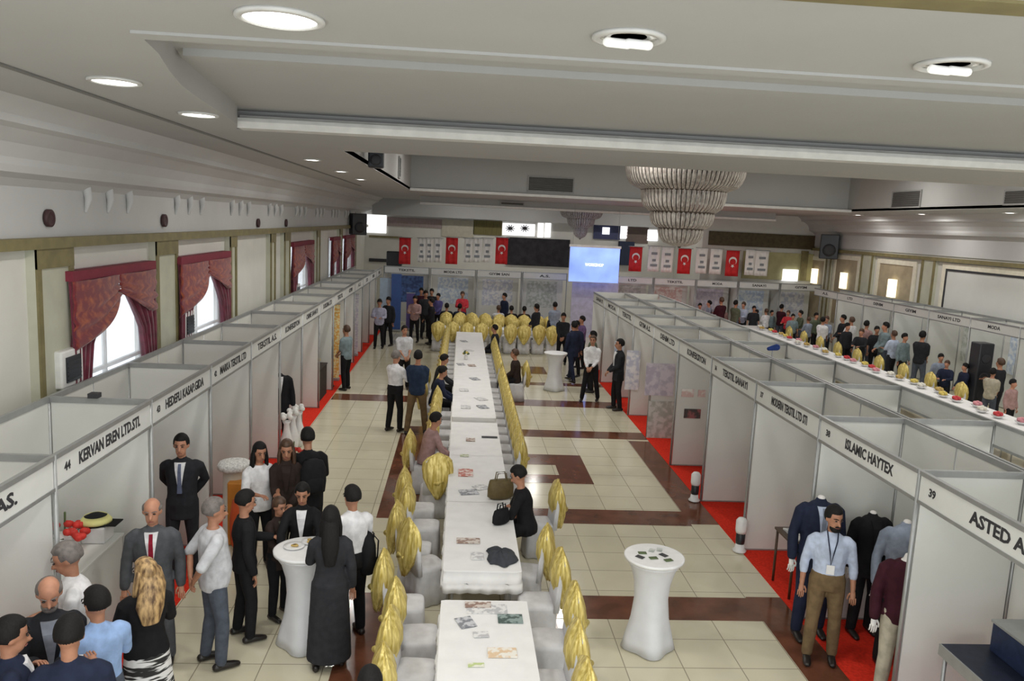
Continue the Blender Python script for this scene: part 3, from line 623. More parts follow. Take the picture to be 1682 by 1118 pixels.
def build_geo(h=1.75, lean=0, arms='down', stance='stand', hy=0, hp=0, top='shirt', sleeve='long', bottom='trousers', hair='short', head=True, belly=0, vox=.016, beard=None, fem=False, sit_h=.47, step=.1):
    key = (h, lean, arms, stance, hy, hp, top, sleeve, bottom, hair, head, belly, vox, beard, fem, step)
    if key in PCACHE: return PCACHE[key]
    K = h/1.75; G = {}
    sw = .16 if fem else .185
    P = V3(0, 0, .93) if stance != 'sit' else V3(0, 0, sit_h+.10)
    la = math.radians(lean); S = V3(0, math.sin(la), math.cos(la)); F = V3(0, math.cos(la), -math.sin(la)); X = V3(1, 0, 0)
    sh = P+S*.455; neck = P+S*.525; hs = (S+V3(0, 0, 1)).normalized()
    hc = neck+hs*.165+V3(0, .02, 0)
    hrot = (Matrix.Rotation(math.radians(hy), 3, 'Z') @ Matrix.Rotation(math.radians(hp)-la*.35, 3, 'X')) * 1.08
    shoulders = {1: sh+X*sw, -1: sh-X*sw}; tg_ = ARMS[arms]; wr = {}; el = {}
    for s, t_ in ((1, tg_[0]), (-1, tg_[1])):
        tv = V3(*t_); target = P+X*tv.x+F*tv.y+S*tv.z if arms != 'lean' else P+V3(tv.x, tv.y+math.sin(la)*.3, .12)
        if arms in ('down', 'one') and t_[1] < .1: target = shoulders[s]+V3(s*.07, .05, -.52)
        hint = V3(s*.5, -.8, -.5) if arms != 'behind' else V3(s*.9, -.5, 0)
        el[s], wr[s] = ik(shoulders[s], target, .285, .25, hint)
    hipj = {s: P+X*(s*.09)+V3(0, 0, -.03) for s in (1, -1)}; kn = {}; an = {}
    for s in (1, -1):
        if stance == 'sit': a_ = V3(s*.11, .42, .09)
        elif stance == 'walk': a_ = V3(s*.09, s*.22, .09)
        else: a_ = V3(s*(.10+step*.3), s*.04*step*10-.01, .09)
        kn[s], an[s] = ik(hipj[s], a_, *((.43, .41) if stance == 'sit' else (.415, .40)), V3(s*.1, 1, .15))
    def torso(bm, e, z0=-.10, z1=.58, skirt=0):
        pr = [(-.10, .15, .105), (-.02, .168, .118), (.10, .148, .105), (.20, .15, .108), (.32, .168, .118), (.41, .168, .112), (.455, .145, .098), (.49, .108, .078), (.52, .07, .062), (.60, .052, .055)]
        if fem: pr = [(-.10, .155, .11), (-.02, .172, .12), (.10, .14, .098), (.20, .125, .092), (.32, .145, .115), (.41, .142, .10), (.455, .122, .088), (.49, .09, .07), (.52, .058, .054), (.60, .045, .048)]
        rings = []
        for z, rx, ry in pr:
            if z < z0-.001 or z > z1+.001: continue
            b_ = belly*max(0, 1-abs(z-.12)/.2)
            rings.append(ring(P+S*z+F*(b_*.7), rx+e+b_*.5, ry+e+b_, X, F, 14))
        loft(bm, rings)
    def arm(bm, s, e, frac=1.0, hand=False):
        a, b, c = shoulders[s], el[s], wr[s]
        pts = [a-X*(s*.035)+S*.004, a.lerp(b, .12), a.lerp(b, .6), b]; rr = [.040+e, .046+e, .040+e, .036+e]
        if frac > .5:
            f = (frac-.5)*2; pts += [b.lerp(c, .4*f), b.lerp(c, f)]; rr += [.037+e, .028+e+(0 if not e else .002)]
        tube(bm, pts, rr, 10)
        if hand:
            d = (c-b).normalized(); tube(bm, [c, c+d*.04, c+d*.085], [(.024, .02), (.036, .017), (.036, .015)], 8, side=X)
    def leg(bm, s, e, z=0, frac=1):
        pts = [hipj[s]+V3(0, 0, .04), hipj[s].lerp(kn[s], .35), hipj[s].lerp(kn[s], .8), kn[s], kn[s].lerp(an[s], .3), an[s]]
        rr = [.088+e, .082+e, .062+e*1.2, .055+e*1.3, .056+e*1.3, .038+e*1.9]
        tube(bm, pts, rr, 10)
    # body
    bm = bmesh.new(); torso(bm, 0)
    for s in (1, -1): arm(bm, s, -.003, hand=True); leg(bm, s, -.004); tube(bm, [an[s]+V3(0, -.04, -.05), an[s]+V3(0, .12, -.06)], [(.035, .03), (.035, .02)], 8)
    if head:
        R = hrot
        ball(bm, hc+R@V3(0, -.01, .02), .074, .095, .098, 14, 9, R)
        ball(bm, hc+R@V3(0, .028, -.055), .055, .062, .065, 12, 8, R)
        tube(bm, [hc+R@V3(0, .078, .012), hc+R@V3(0, .108, -.028)], [.010, .017], 8)
        tube(bm, [neck-S*.04, hc+R@V3(0, -.01, -.05)], [.053, .05], 10)
        for s in (1, -1): ball(bm, hc+R@V3(s*.076, -.005, -.005), .012, .02, .03, 8, 6, R)
    else: tube(bm, [neck-S*.04, neck+S*.03], [.05, .045], 10)
    me = bake(bm, 'body', vox, 3)
    bm = bmesh.new(); bm.from_mesh(me)
    for s in (1, -1):   # fingers and thumb, curled
        d = (wr[s]-el[s]).normalized(); side = X-d*X.dot(d); side = side.normalized() if side.length > .1 else V3(0, 0, 1)
        nrm = d.cross(side).normalized(); c0 = wr[s]+d*.08
        if nrm.dot(V3(0, 0, -1)) < 0: nrm = -nrm
        for q in range(4):
            L_ = (.072, .082, .077, .06)[q]; b0 = c0+side*((q-1.5)*.018)
            tube(bm, [b0, b0+d*L_*.45+nrm*.006, b0+d*L_*.8+nrm*.022, b0+d*L_*.9+nrm*.04], [.0085, .008, .0075, .007], 6)
        b0 = wr[s]+d*.03-side*(s*.03)
        tube(bm, [b0, b0+d*.03-side*(s*.018)+nrm*.01, b0+d*.06-side*(s*.02)+nrm*.022], [.010, .009, .008], 6)
    for f in bm.faces: f.smooth = True
    bm.to_mesh(me); bm.free(); G['body'] = me
    # clothes
    bm = bmesh.new(); e = {'shirt': .014, 'tee': .022, 'jacket': .020, 'robe': .018}[top]
    lo = -.02 if top == 'shirt' else -.10
    torso(bm, e, lo, .52)
    if top == 'jacket' and stance != 'sit':
        loft(bm, [ring(P+S*z-V3(0, 0, dz), rx, ry, X, F, 14) for z, dz, rx, ry in ((-.10, .10, .185, .145), (-.10, 0, .178, .138), (0, 0, .19, .14))])
    if top == 'robe':
        loft(bm, [ring(V3(P.x, P.y*.5, z), rx, ry, X, V3(0, 1, 0), 16) for z, rx, ry in ((.10, .235, .19), (.4, .22, .17), (.75, .2, .15), (.95, .19, .145))])
    fr = {'long': .97, 'short': .38, 'none': .12, 'roll': .72}[sleeve]
    for s in (1, -1): arm(bm, s, e-.001, fr)
    if top in ('jacket', 'shirt'): tube(bm, [neck-S*.035, neck-S*.0], [(.070, .068), (.062, .060)], 12)
    G['top'] = bake(bm, 'top', vox, 3)
    if top != 'robe':
        bm = bmesh.new()
        torso(bm, .006 if top != 'shirt' else .019, -.10, -.02 if top != 'shirt' else .10)
        if bottom == 'trousers':
            for s in (1, -1): leg(bm, s, .011)
            G['bottom'] = bake(bm, 'trousers', vox, 3)
        else:
            z1 = .45
            loft(bm, [ring(V3(0, P.y, z), rx, ry, X, V3(0, 1, 0), 16) for z, rx, ry in ((z1, .24, .2), (.7, .21, .17), (.92, .185, .14))])
            G['bottom'] = bake(bm, 'skirt', vox, 3)
    for i_, s in enumerate((1, -1)):
        bm = bmesh.new(); a = an[s]
        tube(bm, [a+V3(0, -.05, -.05), a+V3(0, .03, -.047), a+V3(0, .13, -.058), a+V3(0, .17, -.064)], [(.038, .040), (.042, .042), (.044, .030), (.034, .022)], 10)
        if bottom == 'trousers': tube(bm, [a+V3(0, -.01, -.03), a+V3(0, -.01, .02)], [(.045, .045), (.042, .042)], 10)
        G['shoe%d' % i_] = finish(bm, 'shoe', [])
    if top == 'jacket':     # shirt front and tie in the open V of the jacket
        def patch(z0, z1, w0, w1, off):
            bm = bmesh.new(); rows = []
            for j in range(9):
                z = z0+(z1-z0)*j/8; w = w0+(w1-w0)*j/8
                ry = .112+belly*max(0, 1-abs(z-.12)/.2)*1.7 if z < .41 else .112-(z-.41)*.42; rx = .19
                rows.append([P+S*z+X*x+F*(ry*math.sqrt(1-(x/rx)**2)+off) for x in [w*(-1+2*i/6) for i in range(7)]])
            A = [[bm.verts.new(p) for p in r] for r in rows]; B = [[bm.verts.new(p-F*.03) for p in r] for r in rows]
            for L_ in (A, B):
                for p, q in zip(L_, L_[1:]):
                    for i in range(6): bm.faces.new((p[i], p[i+1], q[i+1], q[i]))
            for i in range(6): bm.faces.new((A[0][i], A[0][i+1], B[0][i+1], B[0][i])); bm.faces.new((A[-1][i], A[-1][i+1], B[-1][i+1], B[-1][i]))
            for p, q, r_, t_ in zip(A, A[1:], B, B[1:]):
                bm.faces.new((p[0], q[0], t_[0], r_[0])); bm.faces.new((p[-1], q[-1], t_[-1], r_[-1]))
            return bm
        G['shirt_front'] = finish(patch(.16, .50, .012, .062, .032), 'shirt_front', [])
        G['tie'] = finish(patch(.14, .49, .026, .016, .040), 'tie', [])
    if head:
        R = hrot; bm = bmesh.new()
        def hf(d):
            face = d.y > .15 and d.z < (.55 if hair != 'bald' else .95)
            if hair == 'bald' and d.z > .25: return .76
            if hair == 'crown' and d.z > .62: return .78
            if face and hair != 'scarf': return .84 if d.y > .32 or d.z < -.1 else .97
            if d.z < -.55 and hair in ('short', 'bald', 'crown'): return .85
            return 1.0
        c = hc+R@V3(0, -.014, .024); ball(bm, c, .086, .108, .112, 20, 14, R, hf)
        if hair in ('long', 'curly'):
            wv = .10 if hair == 'curly' else .078
            pts = [hc+R@V3(0, -.06, .02), hc+R@V3(0, -.085, -.08), P+S*.44-F*(.13 if hair == 'long' else .14), P+S*(.26 if hair == 'long' else .30)-F*(.155 if top != 'jacket' else .17)]
            tube(bm, pts, [(wv, .05), (wv*1.1, .055), (wv*1.15, .045), (wv*.7, .02)], 14)
            for s in (1, -1): tube(bm, [hc+R@V3(s*.07, -.02, .03), hc+R@V3(s*.085, 0, -.08), P+S*.42+X*(s*.095)+F*.02], [(.022, .04), (.028, .045), (.022, .02)], 10)
        if hair == 'bun': ball(bm, hc+R@V3(0, -.12, .03), .045, .04, .045, 12, 8)
        for f in bm.faces: f.smooth = True
        G['hair'] = finish(bm, 'hair', [])
        if beard:
            bm = bmesh.new(); ball(bm, hc+R@V3(0, .045, -.075), .055, .055, .055, 14, 9, R, lambda d: 1.0 if d.z < .2 else .6)
            tube(bm, [hc+R@V3(-.03, .095, -.045), hc+R@V3(0, .104, -.040), hc+R@V3(.03, .095, -.045)], [.007, .011, .007], 8)
            G['beard'] = finish(bm, 'beard', [])
        for i_, s in enumerate((1, -1)):
            bm = bmesh.new(); ball(bm, hc+R@V3(s*.031, .083, .012), .013, .009, .007, 8, 6, R); G['eye%d' % i_] = finish(bm, 'eye', [])
            bm = bmesh.new(); tube(bm, [hc+R@V3(s*.014, .094, .032), hc+R@V3(s*.034, .088, .037), hc+R@V3(s*.052, .072, .03)], [.004, .005, .003], 6); G['brow%d' % i_] = finish(bm, 'eyebrow', [])
        bm = bmesh.new(); tube(bm, [hc+R@V3(-.022, .086, -.062), hc+R@V3(0, .094, -.060), hc+R@V3(.022, .086, -.062)], [.004, .0065, .004], 6); G['mouth'] = finish(bm, 'mouth', [])
    for me in G.values():
        for v in me.vertices: v.co *= K
    G['_wr'] = {k: v*K for k, v in wr.items()}; G['_P'] = P*K; G['_S'] = S; G['_F'] = F
    PCACHE[key] = G; return G
eye_m = mat('dark_eye', (.03, .02, .015), .3); lip_m = mat('lip', (.30, .10, .08), .5)
def person(label, loc, face, topc, botc, skinm=skin, hairm=hairk, tie=None, shirtc=None, group=None, detail=True, cat='person', nm='person', **kw):
    G = build_geo(**kw)
    t = thing(nm, label, cat, (loc[0], loc[1], loc[2] if len(loc) > 2 else 0), math.radians(face), group)
    t['_'] = 0; del t['_']
    obj('body', G['body'], skinm, t)
    tn_ = {'shirt': 'shirt', 'tee': 'shirt', 'jacket': 'jacket', 'robe': 'long_dress'}[kw.get('top', 'shirt')]
    obj(tn_, G['top'], topc, t)
    if 'bottom' in G: obj(G['bottom'].name.split('.')[0], G['bottom'], botc, t)
    for k in ('shoe0', 'shoe1'): obj('shoe', G[k], shoe_m, t)
    if 'hair' in G: obj('hair' if kw.get('hair') != 'scarf' else 'headscarf', G['hair'], hairm, t)
    if 'beard' in G: obj('beard', G['beard'], hairm if kw.get('beard') != 'grey' else hairg, t)
    if kw.get('top') == 'jacket':
        sf = obj('shirt_front', G['shirt_front'], shirtc or F_white, t)
        if tie: obj('tie', G['tie'], tie, t)
    if detail and 'eye0' in G:
        for k in ('eye0', 'eye1'): obj('eye', G[k], eye_m, t)
        for k in ('brow0', 'brow1'): obj('eyebrow', G[k], hairk if hairm is not hairg else hairg, t)
        obj('mouth', G['mouth'], lip_m, t)
    t.location.z += .006
    return t
F_white = fab('white_cotton', (.74, .74, .76)); F_tee = fab('heather_grey_tee', (.56, .57, .60)); F_lb = fab('light_blue_cotton', (.30, .44, .72)); F_pb = fab('pale_blue_shirt', (.50, .57, .72))
F_black = black; F_char = fab('charcoal_suit', (.022, .023, .028)); F_grey = fab('grey_suit', (.085, .09, .10)); F_navy = fab('navy_suit', (.018, .024, .05)); F_jean = fab('grey_jeans', (.085, .10, .13))
F_khaki = fab('khaki_cotton', (.17, .115, .06)); F_mar = fab('maroon_knit', (.045, .010, .018)); F_beige = fab('beige_cotton', (.46, .42, .33)); F_red = fab('dark_red_silk', (.25, .012, .03)); F_brown = fab('dark_brown_jacket', (.03, .02, .017))
F_tieb = fab('grey_blue_silk', (.12, .14, .22)); F_dress = fab('faded_black_dress', (.03, .031, .036)); F_pink = fab('dusty_pink_print', (.38, .24, .23)); F_gb = fab('grey_blue_shirt', (.26, .30, .38)); F_teal = fab('grey_teal_shirt', (.20, .26, .28)); F_rd = fab('bright_red_jersey', (.60, .05, .07)); F_olv = fab('olive_shirt', (.10, .12, .08))
zeb = mat('striped_cotton', (.02, .02, .02), .8, scale=3, col2=(.75, .75, .75), lo=.48, hi=.52, stretch=(1, 1, 9))
def hp_(x, y, h): v = at(x, y, Z=h*.985); return (v.x, v.y)
NV = .014
SIT = [(1.52, 19.9), (1.22, 24.6), (1.02, 9.9)]
person('man in dark suit and grey-blue tie standing at the left booth, hands behind', hp_(298, 717, 1.8), 187, F_char, F_char, skinb, hairk, F_tieb, h=1.8, arms='behind', top='jacket', vox=NV, hp=-5)
person('balding man in grey suit with dark red tie below the man in dark suit', hp_(250, 822, 1.74), 192, F_grey, F_grey, skinb, hairg, F_red, h=1.74, arms='down', top='jacket', hair='bald', vox=NV, hp=-8)
person('tanned man in white shirt bending his head to the left at the booth edge', (hp_(112, 878, 1.86)[0]+.12, hp_(112, 878, 1.86)[1]-.04), 115, F_white, F_jean, skin, hairg, h=1.80, lean=8, arms='hold', top='shirt', sleeve='short', vox=NV, hp=-18, belly=.03)
person('bald man with grey beard and dark suit looking down at his hands', hp_(80, 952, 1.74), 205, F_char, F_char, skinb, hairg, None, fab('grey_shirt', (.25, .27, .32)), h=1.74, arms='phone', top='jacket', hair='bald', beard='grey', vox=NV, hp=-24)
person('dark-haired man in light blue shirt seen from behind at the bottom left', hp_(158, 972, 1.70), 40, F_lb, F_jean, skin, hairk, h=1.70, arms='hold', top='shirt', vox=NV, hy=25, hp=-10, belly=.02)
person('dark-haired man in navy jacket cut by the bottom left corner', hp_(12, 1022, 1.75), 300, F_navy, F_navy, skin, hairk, None, h=1.75, arms='down', top='jacket', vox=NV, hp=-12)
person('dark-haired person in dark navy jacket at the bottom, back to us, left of blue shirt', hp_(112, 1022, 1.80), 15, F_navy, F_navy, skin, hairk, None, h=1.80, arms='phone', top='jacket', vox=NV, hp=-20)
person('woman with long streaked blonde curls, black top and striped skirt', hp_(238, 924, 1.66), 35, F_black, zeb, skin, hairbl, h=1.66, arms='hold', top='tee', bottom='skirt', hair='curly', fem=True, vox=NV, hy=25, hp=-6)
v = at(352, 1092, Z=0); person('man in pale grey T-shirt and grey trousers, arms behind his back', (v.x, v.y), -58, F_tee, F_jean, skin, hairg, h=1.74, arms='behind', top='tee', sleeve='short', vox=NV, hy=-12, belly=.035, hp=-8)
v = at(415, 1040, Z=0); person('woman with dark hair in black top and trousers left of the white tall table', (v.x-.06, v.y-.1), -62, F_black, F_black, skin, hairk, h=1.64, arms='one', top='tee', hair='short', fem=True, vox=NV, hp=-15)
person('woman with long dark hair and white top facing us behind the tall table group', hp_(426, 730, 1.66), 215, F_white, F_black, skin, hairk, h=1.66, arms='hold', top='tee', sleeve='short', hair='long', fem=True, vox=NV, hp=-12)
person('person in dark brown jacket beside the woman in white top', (hp_(460, 729, 1.70)[0]+.06, hp_(460, 729, 1.70)[1]+.1), 190, F_brown, F_brown, skin, hairbr, None, F_brown, h=1.70, arms='front', top='jacket', hair='long', fem=True, vox=NV, hp=-15)
bp = person('man in black jacket with black backpack, highest head of the tall table group', hp_(508, 709, 1.78), 22, F_black, F_black, skin, hairk, None, h=1.78, lean=8, arms='hold', top='jacket', vox=NV, hp=-10)
person('woman in white blouse and black jacket facing us across the tall table', hp_(497, 797, 1.58), 185, F_black, F_black, skin, hairk, None, h=1.58, arms='rest', top='jacket', hair='short', fem=True, vox=NV, hp=-18)
person('short person in dark brown jacket at the far left edge of the tall table', (-1.92, 8.52), 230, F_brown, F_black, skin, hairbr, None, fab('olive_blouse', (.12, .12, .09)), h=1.40, arms='rest', top='jacket', fem=True, vox=NV, hp=-15)
v = at(540, 1094, Z=0); person('woman with long dark hair in a long faded black dress, back to us', (v.x, v.y), 8, F_dress, F_dress, skin, hairk, h=1.68, arms='one', top='robe', hair='long', fem=True, vox=NV, hp=-6)
v = at(578, 1046, Z=0); person('man in white shirt and black trousers right of the woman in the long dress', (v.x-.02, v.y), 28, F_white, F_black, skin, hairk, h=1.70, arms='hold', top='shirt', sleeve='roll', vox=NV, hy=15, hp=-12)
person('dark-haired head rising at the bottom edge beside the golden chairs', hp_(608, 1104, 1.60), 10, F_black, F_black, skin, hairk, h=1.60, arms='down', top='tee', vox=NV)
person('dark-haired person in black top leaning over the long table from its right side', (.99, 9.9), 82, F_black, F_black, skin, hairk, h=1.74, lean=12, arms='rest', top='tee', sleeve='short', fem=True, vox=NV, hp=-25, stance='sit', sit_h=.49)
v = at(647, 708, Z=0); person('man in white shirt and black trousers left of the long table', (v.x, v.y), -35, F_white, F_black, skinb, hairg, h=1.74, arms='hold', top='shirt', sleeve='short', vox=.018, hy=-10, belly=.03, hp=-14)
v = at(683, 713, Z=0); person('man in dark navy polo and khaki trousers, back to us at the table', (v.x, v.y), -8, fab('navy_polo', (.02, .035, .07)), F_khaki, skin, hairk, h=1.80, arms='front', top='tee', sleeve='short', vox=.018, step=.25)
v = at(668, 640, Z=0); person('person in pale top behind the man in white shirt at the table', (v.x-.1, v.y), 200, F_tee, F_black, skin, hairk, h=1.72, arms='front', top='tee', sleeve='short', vox=.024)
for i, (px, py, hh, fc, c, lab) in enumerate([(730, 590, 1.22, -80, F_char, 'seated person in dark top left of the long table, farther one'), (716, 690, 1.22, -70, F_pink, 'seated person in dusty pink top on the left side of the table'), (742, 612, 1.2, -85, F_navy, 'seated dark-haired person bending to the table beside the standing group')]):
    v = at(px, py, Z=hh); SIT.append((-.50, v.y)); person(lab, (-.48, v.y), fc, c, F_black, skin, hairk, h=1.70, lean=14, arms='rest', top='tee', stance='sit', vox=.024, hp=-15)
person('seated person in dark brown top with legs out on the right side of the table', (1.52, 19.9), 80, F_brown, F_black, skin, hairbr, h=1.68, lean=6, arms='lap', top='tee', stance='sit', vox=.024)
person('dark-haired seated person at the far right side of the long table', (1.18, 24.6), 80, F_char, F_char, skin, hairk, h=1.68, lean=5, arms='lap', top='tee', stance='sit', vox=.026)
v = at(908, 572, Z=0); person('man in grey shirt and black trousers behind the far tall table', (v.x, v.y), 10, F_gb, F_black, skin, hairk, h=1.72, arms='front', top='tee', sleeve='short', vox=.024)
v = at(938, 628, Z=0); person('man in dark navy suit walking right of the far tall table', (v.x, v.y), 30, F_navy, F_navy, skin, hairk, None, h=1.80, arms='down', top='jacket', vox=.024, stance='walk')
v = at(968, 659, Z=0); person('man in white shirt and black trousers standing in the right aisle', (v.x, v.y), 160, F_white, F_black, skin, hairbr, h=1.74, arms='front', top='shirt', vox=.02, step=.3)
v = at(1013, 673, Z=0); person('man in black suit standing at the right booths facing the white shirt', (v.x-.02, v.y), 95, F_char, F_black, skin, hairk, None, h=1.80, arms='front', top='jacket', vox=.02)
v = at(568, 640, Z=0); person('man in grey teal shirt and dark trousers by the left booths', (v.x, v.y), 60, F_teal, F_black, skin, hairbr, h=1.70, arms='front', top='tee', sleeve='short', vox=.024)
v = at(541, 636, Z=0); person('person in black suit half inside the left booth behind the grey teal shirt', (v.x-.1, v.y+.2), -90, F_char, F_black, skin, hairk, None, h=1.72, arms='down', top='jacket', vox=.028)
v = at(622, 572, Z=0); person('person in pale lilac shirt and black trousers far down the left aisle', (v.x, v.y), 180, fab('pale_lilac_shirt', (.42, .42, .55)), F_black, skin, hairk, h=1.72, arms='hold', top='tee', vox=.028)
v = at(634, 572, Z=0); person('person in black top behind the pale lilac shirt', (v.x, v.y+.6), 150, F_char, F_black, skin, hairk, h=1.74, arms='down', top='tee', vox=.028)
for i, (px, py, c, lab) in enumerate([(680, 562, F_pink, 'person in dusty pink print shirt in the far left standing group'), (697, 556, F_char, 'tall person in black beside the dusty pink print shirt'), (707, 566, F_black, 'person in black nearest the golden chairs in the far left group'), (690, 545, F_mar, 'person in dark maroon behind the dusty pink print shirt'), (718, 548, fab('violet_top', (.10, .09, .25)), 'person in dark violet top right of the far left standing group')]):
    v = at(px, py, Z=0); person(lab, (v.x, v.y), (170, 200, 90, 180, 150)[i], c, F_black, skin, hairk, h=(1.72, 1.84, 1.7, 1.78, 1.62)[i], arms=('hold', 'down', 'front', 'down', 'front')[i], top='tee', vox=.028, detail=False)
v = at(760, 468, Z=1.7); person('person in bright red top standing in front of the far booths', (v.x, 31.6), 180, F_rd, F_black, skin, hairbr, h=1.72, arms='hold', top='tee', vox=.028, detail=False)
v = at(828, 480, Z=1.7); person('person in dark navy top walking before the far booths', (v.x, 31.6), 120, F_navy, F_black, skin, hairk, h=1.72, arms='down', top='tee', vox=.028, detail=False)
v = at(712, 470, Z=1.7); person('person in black top in front of the second far booth', (v.x, 32.0), 170, F_char, F_black, skin, hairk, h=1.74, arms='down', top='tee', vox=.028, detail=False)
for i in range(7):    # seated row beyond the golden chairs
    x = (-.5, .0, 1.5, 2.0, 2.5, 3.0, 3.5)[i]; person('seated person among the golden chairs at the far end, %s from the left' % ORD[i], (x, 30.33 if i < 6 else 28.92), 5+6*math.sin(i*4) if i < 6 else 180, (F_char, F_navy, F_tee, F_black, F_brown, F_gb)[i % 6], F_black, skin, (hairk, hairk, hairbr)[i % 3], h=1.70, arms='rest', top='tee', stance='sit', vox=.03, detail=False)
v = at(712, 512, Z=1.25)
for i, (px, py, c, lab) in enumerate([(926, 515, F_char, 'person in charcoal behind the grey shirted man, far right end of the golden chairs'), (948, 528, F_navy, 'person in navy top just beyond the man in navy suit'), (957, 520, fab('purple_print', (.16, .10, .22)), 'person in purple print top near the end of the right row'), (975, 545, F_olv, 'person in olive top partly behind the man in white shirt'), (882, 500, F_char, 'person in charcoal before the right end of the far booths')]):
    v = at(px, py, Z=1.68); person(lab, (min(v.x, 3.95), min(v.y, 31.5)), 170-i*30, c, F_black, skin, hairk, h=1.70, arms='down' if i % 2 else 'front', top='tee', vox=.028, detail=False)
v = at(1347, 1084, Z=0); person('man in pale blue shirt and khaki trousers at the nearest right booth', (v.x-.02, v.y), 160, F_pb, F_khaki, skin, hairk, h=1.74, arms='down', top='shirt', sleeve='roll', vox=NV, hy=25, beard='dark', hp=-8)
blue_man = [o for o in COL.objects if o.get('label', '').startswith('man in pale blue shirt and khaki')][0]
bm = bmesh.new(); tube(bm, [(-.055, .03, 1.47), (-.045, .115, 1.40), (-.02, .142, 1.28), (0, .142, 1.14), (.02, .142, 1.28), (.045, .115, 1.40), (.055, .03, 1.47)], [(.006, .012)]*7, 8); obj('lanyard', bm, F_navy, blue_man)
bm = bmesh.new(); box(bm, -.04, .04, .140, .148, 1.04, 1.14); obj('name_badge', bm, white_pl, blue_man)
PLACED = []
# crowd in the right hand aisle: head pixel, height, colour
FC = [('grey', F_gb), ('white', F_white), ('black', F_char), ('navy', F_navy), ('red', F_rd), ('olive', F_olv), ('pale blue', F_pb), ('dusty pink', F_pink), ('maroon', F_mar), ('teal grey', F_teal), ('beige', F_beige)]
CR_ = [(1150, 499, 5), (1166, 492, 0), (1183, 488, 8), (1190, 502, 7), (1206, 492, 5), (1222, 497, 6), (1236, 500, 2), (1243, 512, 0), (1256, 505, 1), (1268, 512, 9), (1281, 498, 8), (1292, 508, 4), (1303, 516, 9), (1316, 510, 5), (1329, 520, 0), (1341, 515, 5), (1352, 524, 1), (1363, 521, 0), (1376, 526, 1), (1386, 519, 2), (1400, 522, 1), (1392, 534, 2), (1424, 528, 7), (1416, 540, 2), (1441, 536, 2), (1456, 530, 9), (1470, 541, 6), (1487, 545, 9), (1516, 546, 2), (1556, 596, 3), (1570, 590, 0), (1586, 602, 3), (1645, 590, 2), (1660, 655, 7), (1632, 604, 10)]
seen = {}
for i, (px, py, ci) in enumerate(CR_):
    hh = 1.60+.14*((i*7) % 5)/5; Yg = None
    v = at(px, py, Z=hh*.98)
    if v.x < 13.05 or v.y > 32.4:
        v = at(px, py, X=13.1+.5*((i*5) % 4)/4)
        if v.y > 32.3: v = at(px, py, Y=32.0+.3*(i % 2))
        hh = max(1.45, min(1.85, v.z))
    if v.x > 14.0: v = at(px, py, X=13.85); hh2 = max(1.4, min(1.85, v.z)); hh = hh2
    px_, py_ = v.x, v.y
    for _ in range(12):
        if all((px_-a)**2+(py_-b_)**2 > .2 for a, b_ in PLACED): break
        py_ = py_-.22 if py_ > 31 else py_+.22
    PLACED.append((px_, py_)); v = V3(px_, py_, 0)
    cn, cm = FC[ci]; seen[cn] = seen.get(cn, 0)+1
    person('visitor in %s top in the right hall aisle, %s such from the left' % (cn, ORD[seen[cn]-1]), (v.x, v.y), (170, 90, 20, 200, -60, 130)[i % 6], cm, (F_black, F_jean, F_char)[i % 3], (skin, skinb)[i % 2], (hairk, hairk, hairbr)[i % 3], h=round(hh, 1), arms=('down', 'front', 'hold')[i % 3], top='tee', sleeve=('short', 'long')[i % 2], vox=.028, detail=False, group='visitors in the right hall aisle')
# mannequins
mw = mat('mannequin_white', (.78, .76, .74), .4, var=.02)
v = at(1345, 812, Y=8.3); person('headless mannequin in dark navy suit behind the man in pale blue shirt', (4.12, 8.25), 175, F_navy, F_navy, mw, tie=F_gb, shirtc=F_pb, h=1.92, arms='down', top='jacket', head=False, vox=NV, cat='mannequin', nm='mannequin', detail=False)
person('mannequin in maroon sweater and beige trousers at the booth partition', (4.42, 6.98), 165, F_mar, F_beige, mw, h=1.78, arms='down', top='tee', head=False, vox=NV, cat='mannequin', nm='mannequin', detail=False)
person('mannequin in grey-blue shirt and black trousers behind the maroon sweater', (4.78, 7.65), 170, F_gb, F_black, mw, h=1.88, arms='down', top='shirt', head=False, vox=NV, cat='mannequin', nm='mannequin', detail=False)
person('headless mannequin in all black suit between the pale blue shirt and the maroon sweater', (4.78, 8.32), 180, F_black, F_black, mw, shirtc=F_black, h=1.70, arms='down', top='jacket', head=False, vox=NV, cat='mannequin', nm='mannequin', detail=False)
v = at(470, 600, Y=15.4); person('mannequin in black suit at the left booth partition beyond the tall table group', (-3.38, 15.0), 200, F_black, F_black, mw, h=1.75, arms='down', top='jacket', head=False, vox=.02, cat='mannequin', nm='mannequin', detail=False)
# backpack on the man in the black jacket (rests on his back)
def backpack(loc, rz, m, label):
    t = thing('backpack', label, 'bag', loc, rz)
    bm = bmesh.new(); loft(bm, [ring(V3(0, 0, z), rx, ry, V3(1, 0, 0), V3(0, 1, 0), 16) for z, rx, ry in ((0, .10, .05), (.02, .15, .09), (.15, .165, .11), (.32, .16, .10), (.42, .12, .07), (.45, .06, .03))]); obj('pack_body', bm, m, t)
    bm = bmesh.new(); loft(bm, [ring(V3(0, -.09, z), rx, ry, V3(1, 0, 0), V3(0, 1, 0), 12) for z, rx, ry in ((.04, .08, .03), (.06, .11, .05), (.2, .11, .045), (.23, .08, .02))]); obj('front_pocket', bm, m, t)
    for s in (-1, 1):
        bm = bmesh.new(); tube(bm, [(s*.08, .07, .05), (s*.11, .10, .2), (s*.10, .11, .38), (s*.07, .06, .44)], [(.025, .006)]*4, 8); obj('shoulder_strap', bm, m, t)
q = hp_(508, 709, 1.78); backpack((q[0]+.10, q[1]-.24, 1.02), math.radians(22), F_black, 'black backpack on the back of the man in black jacket')
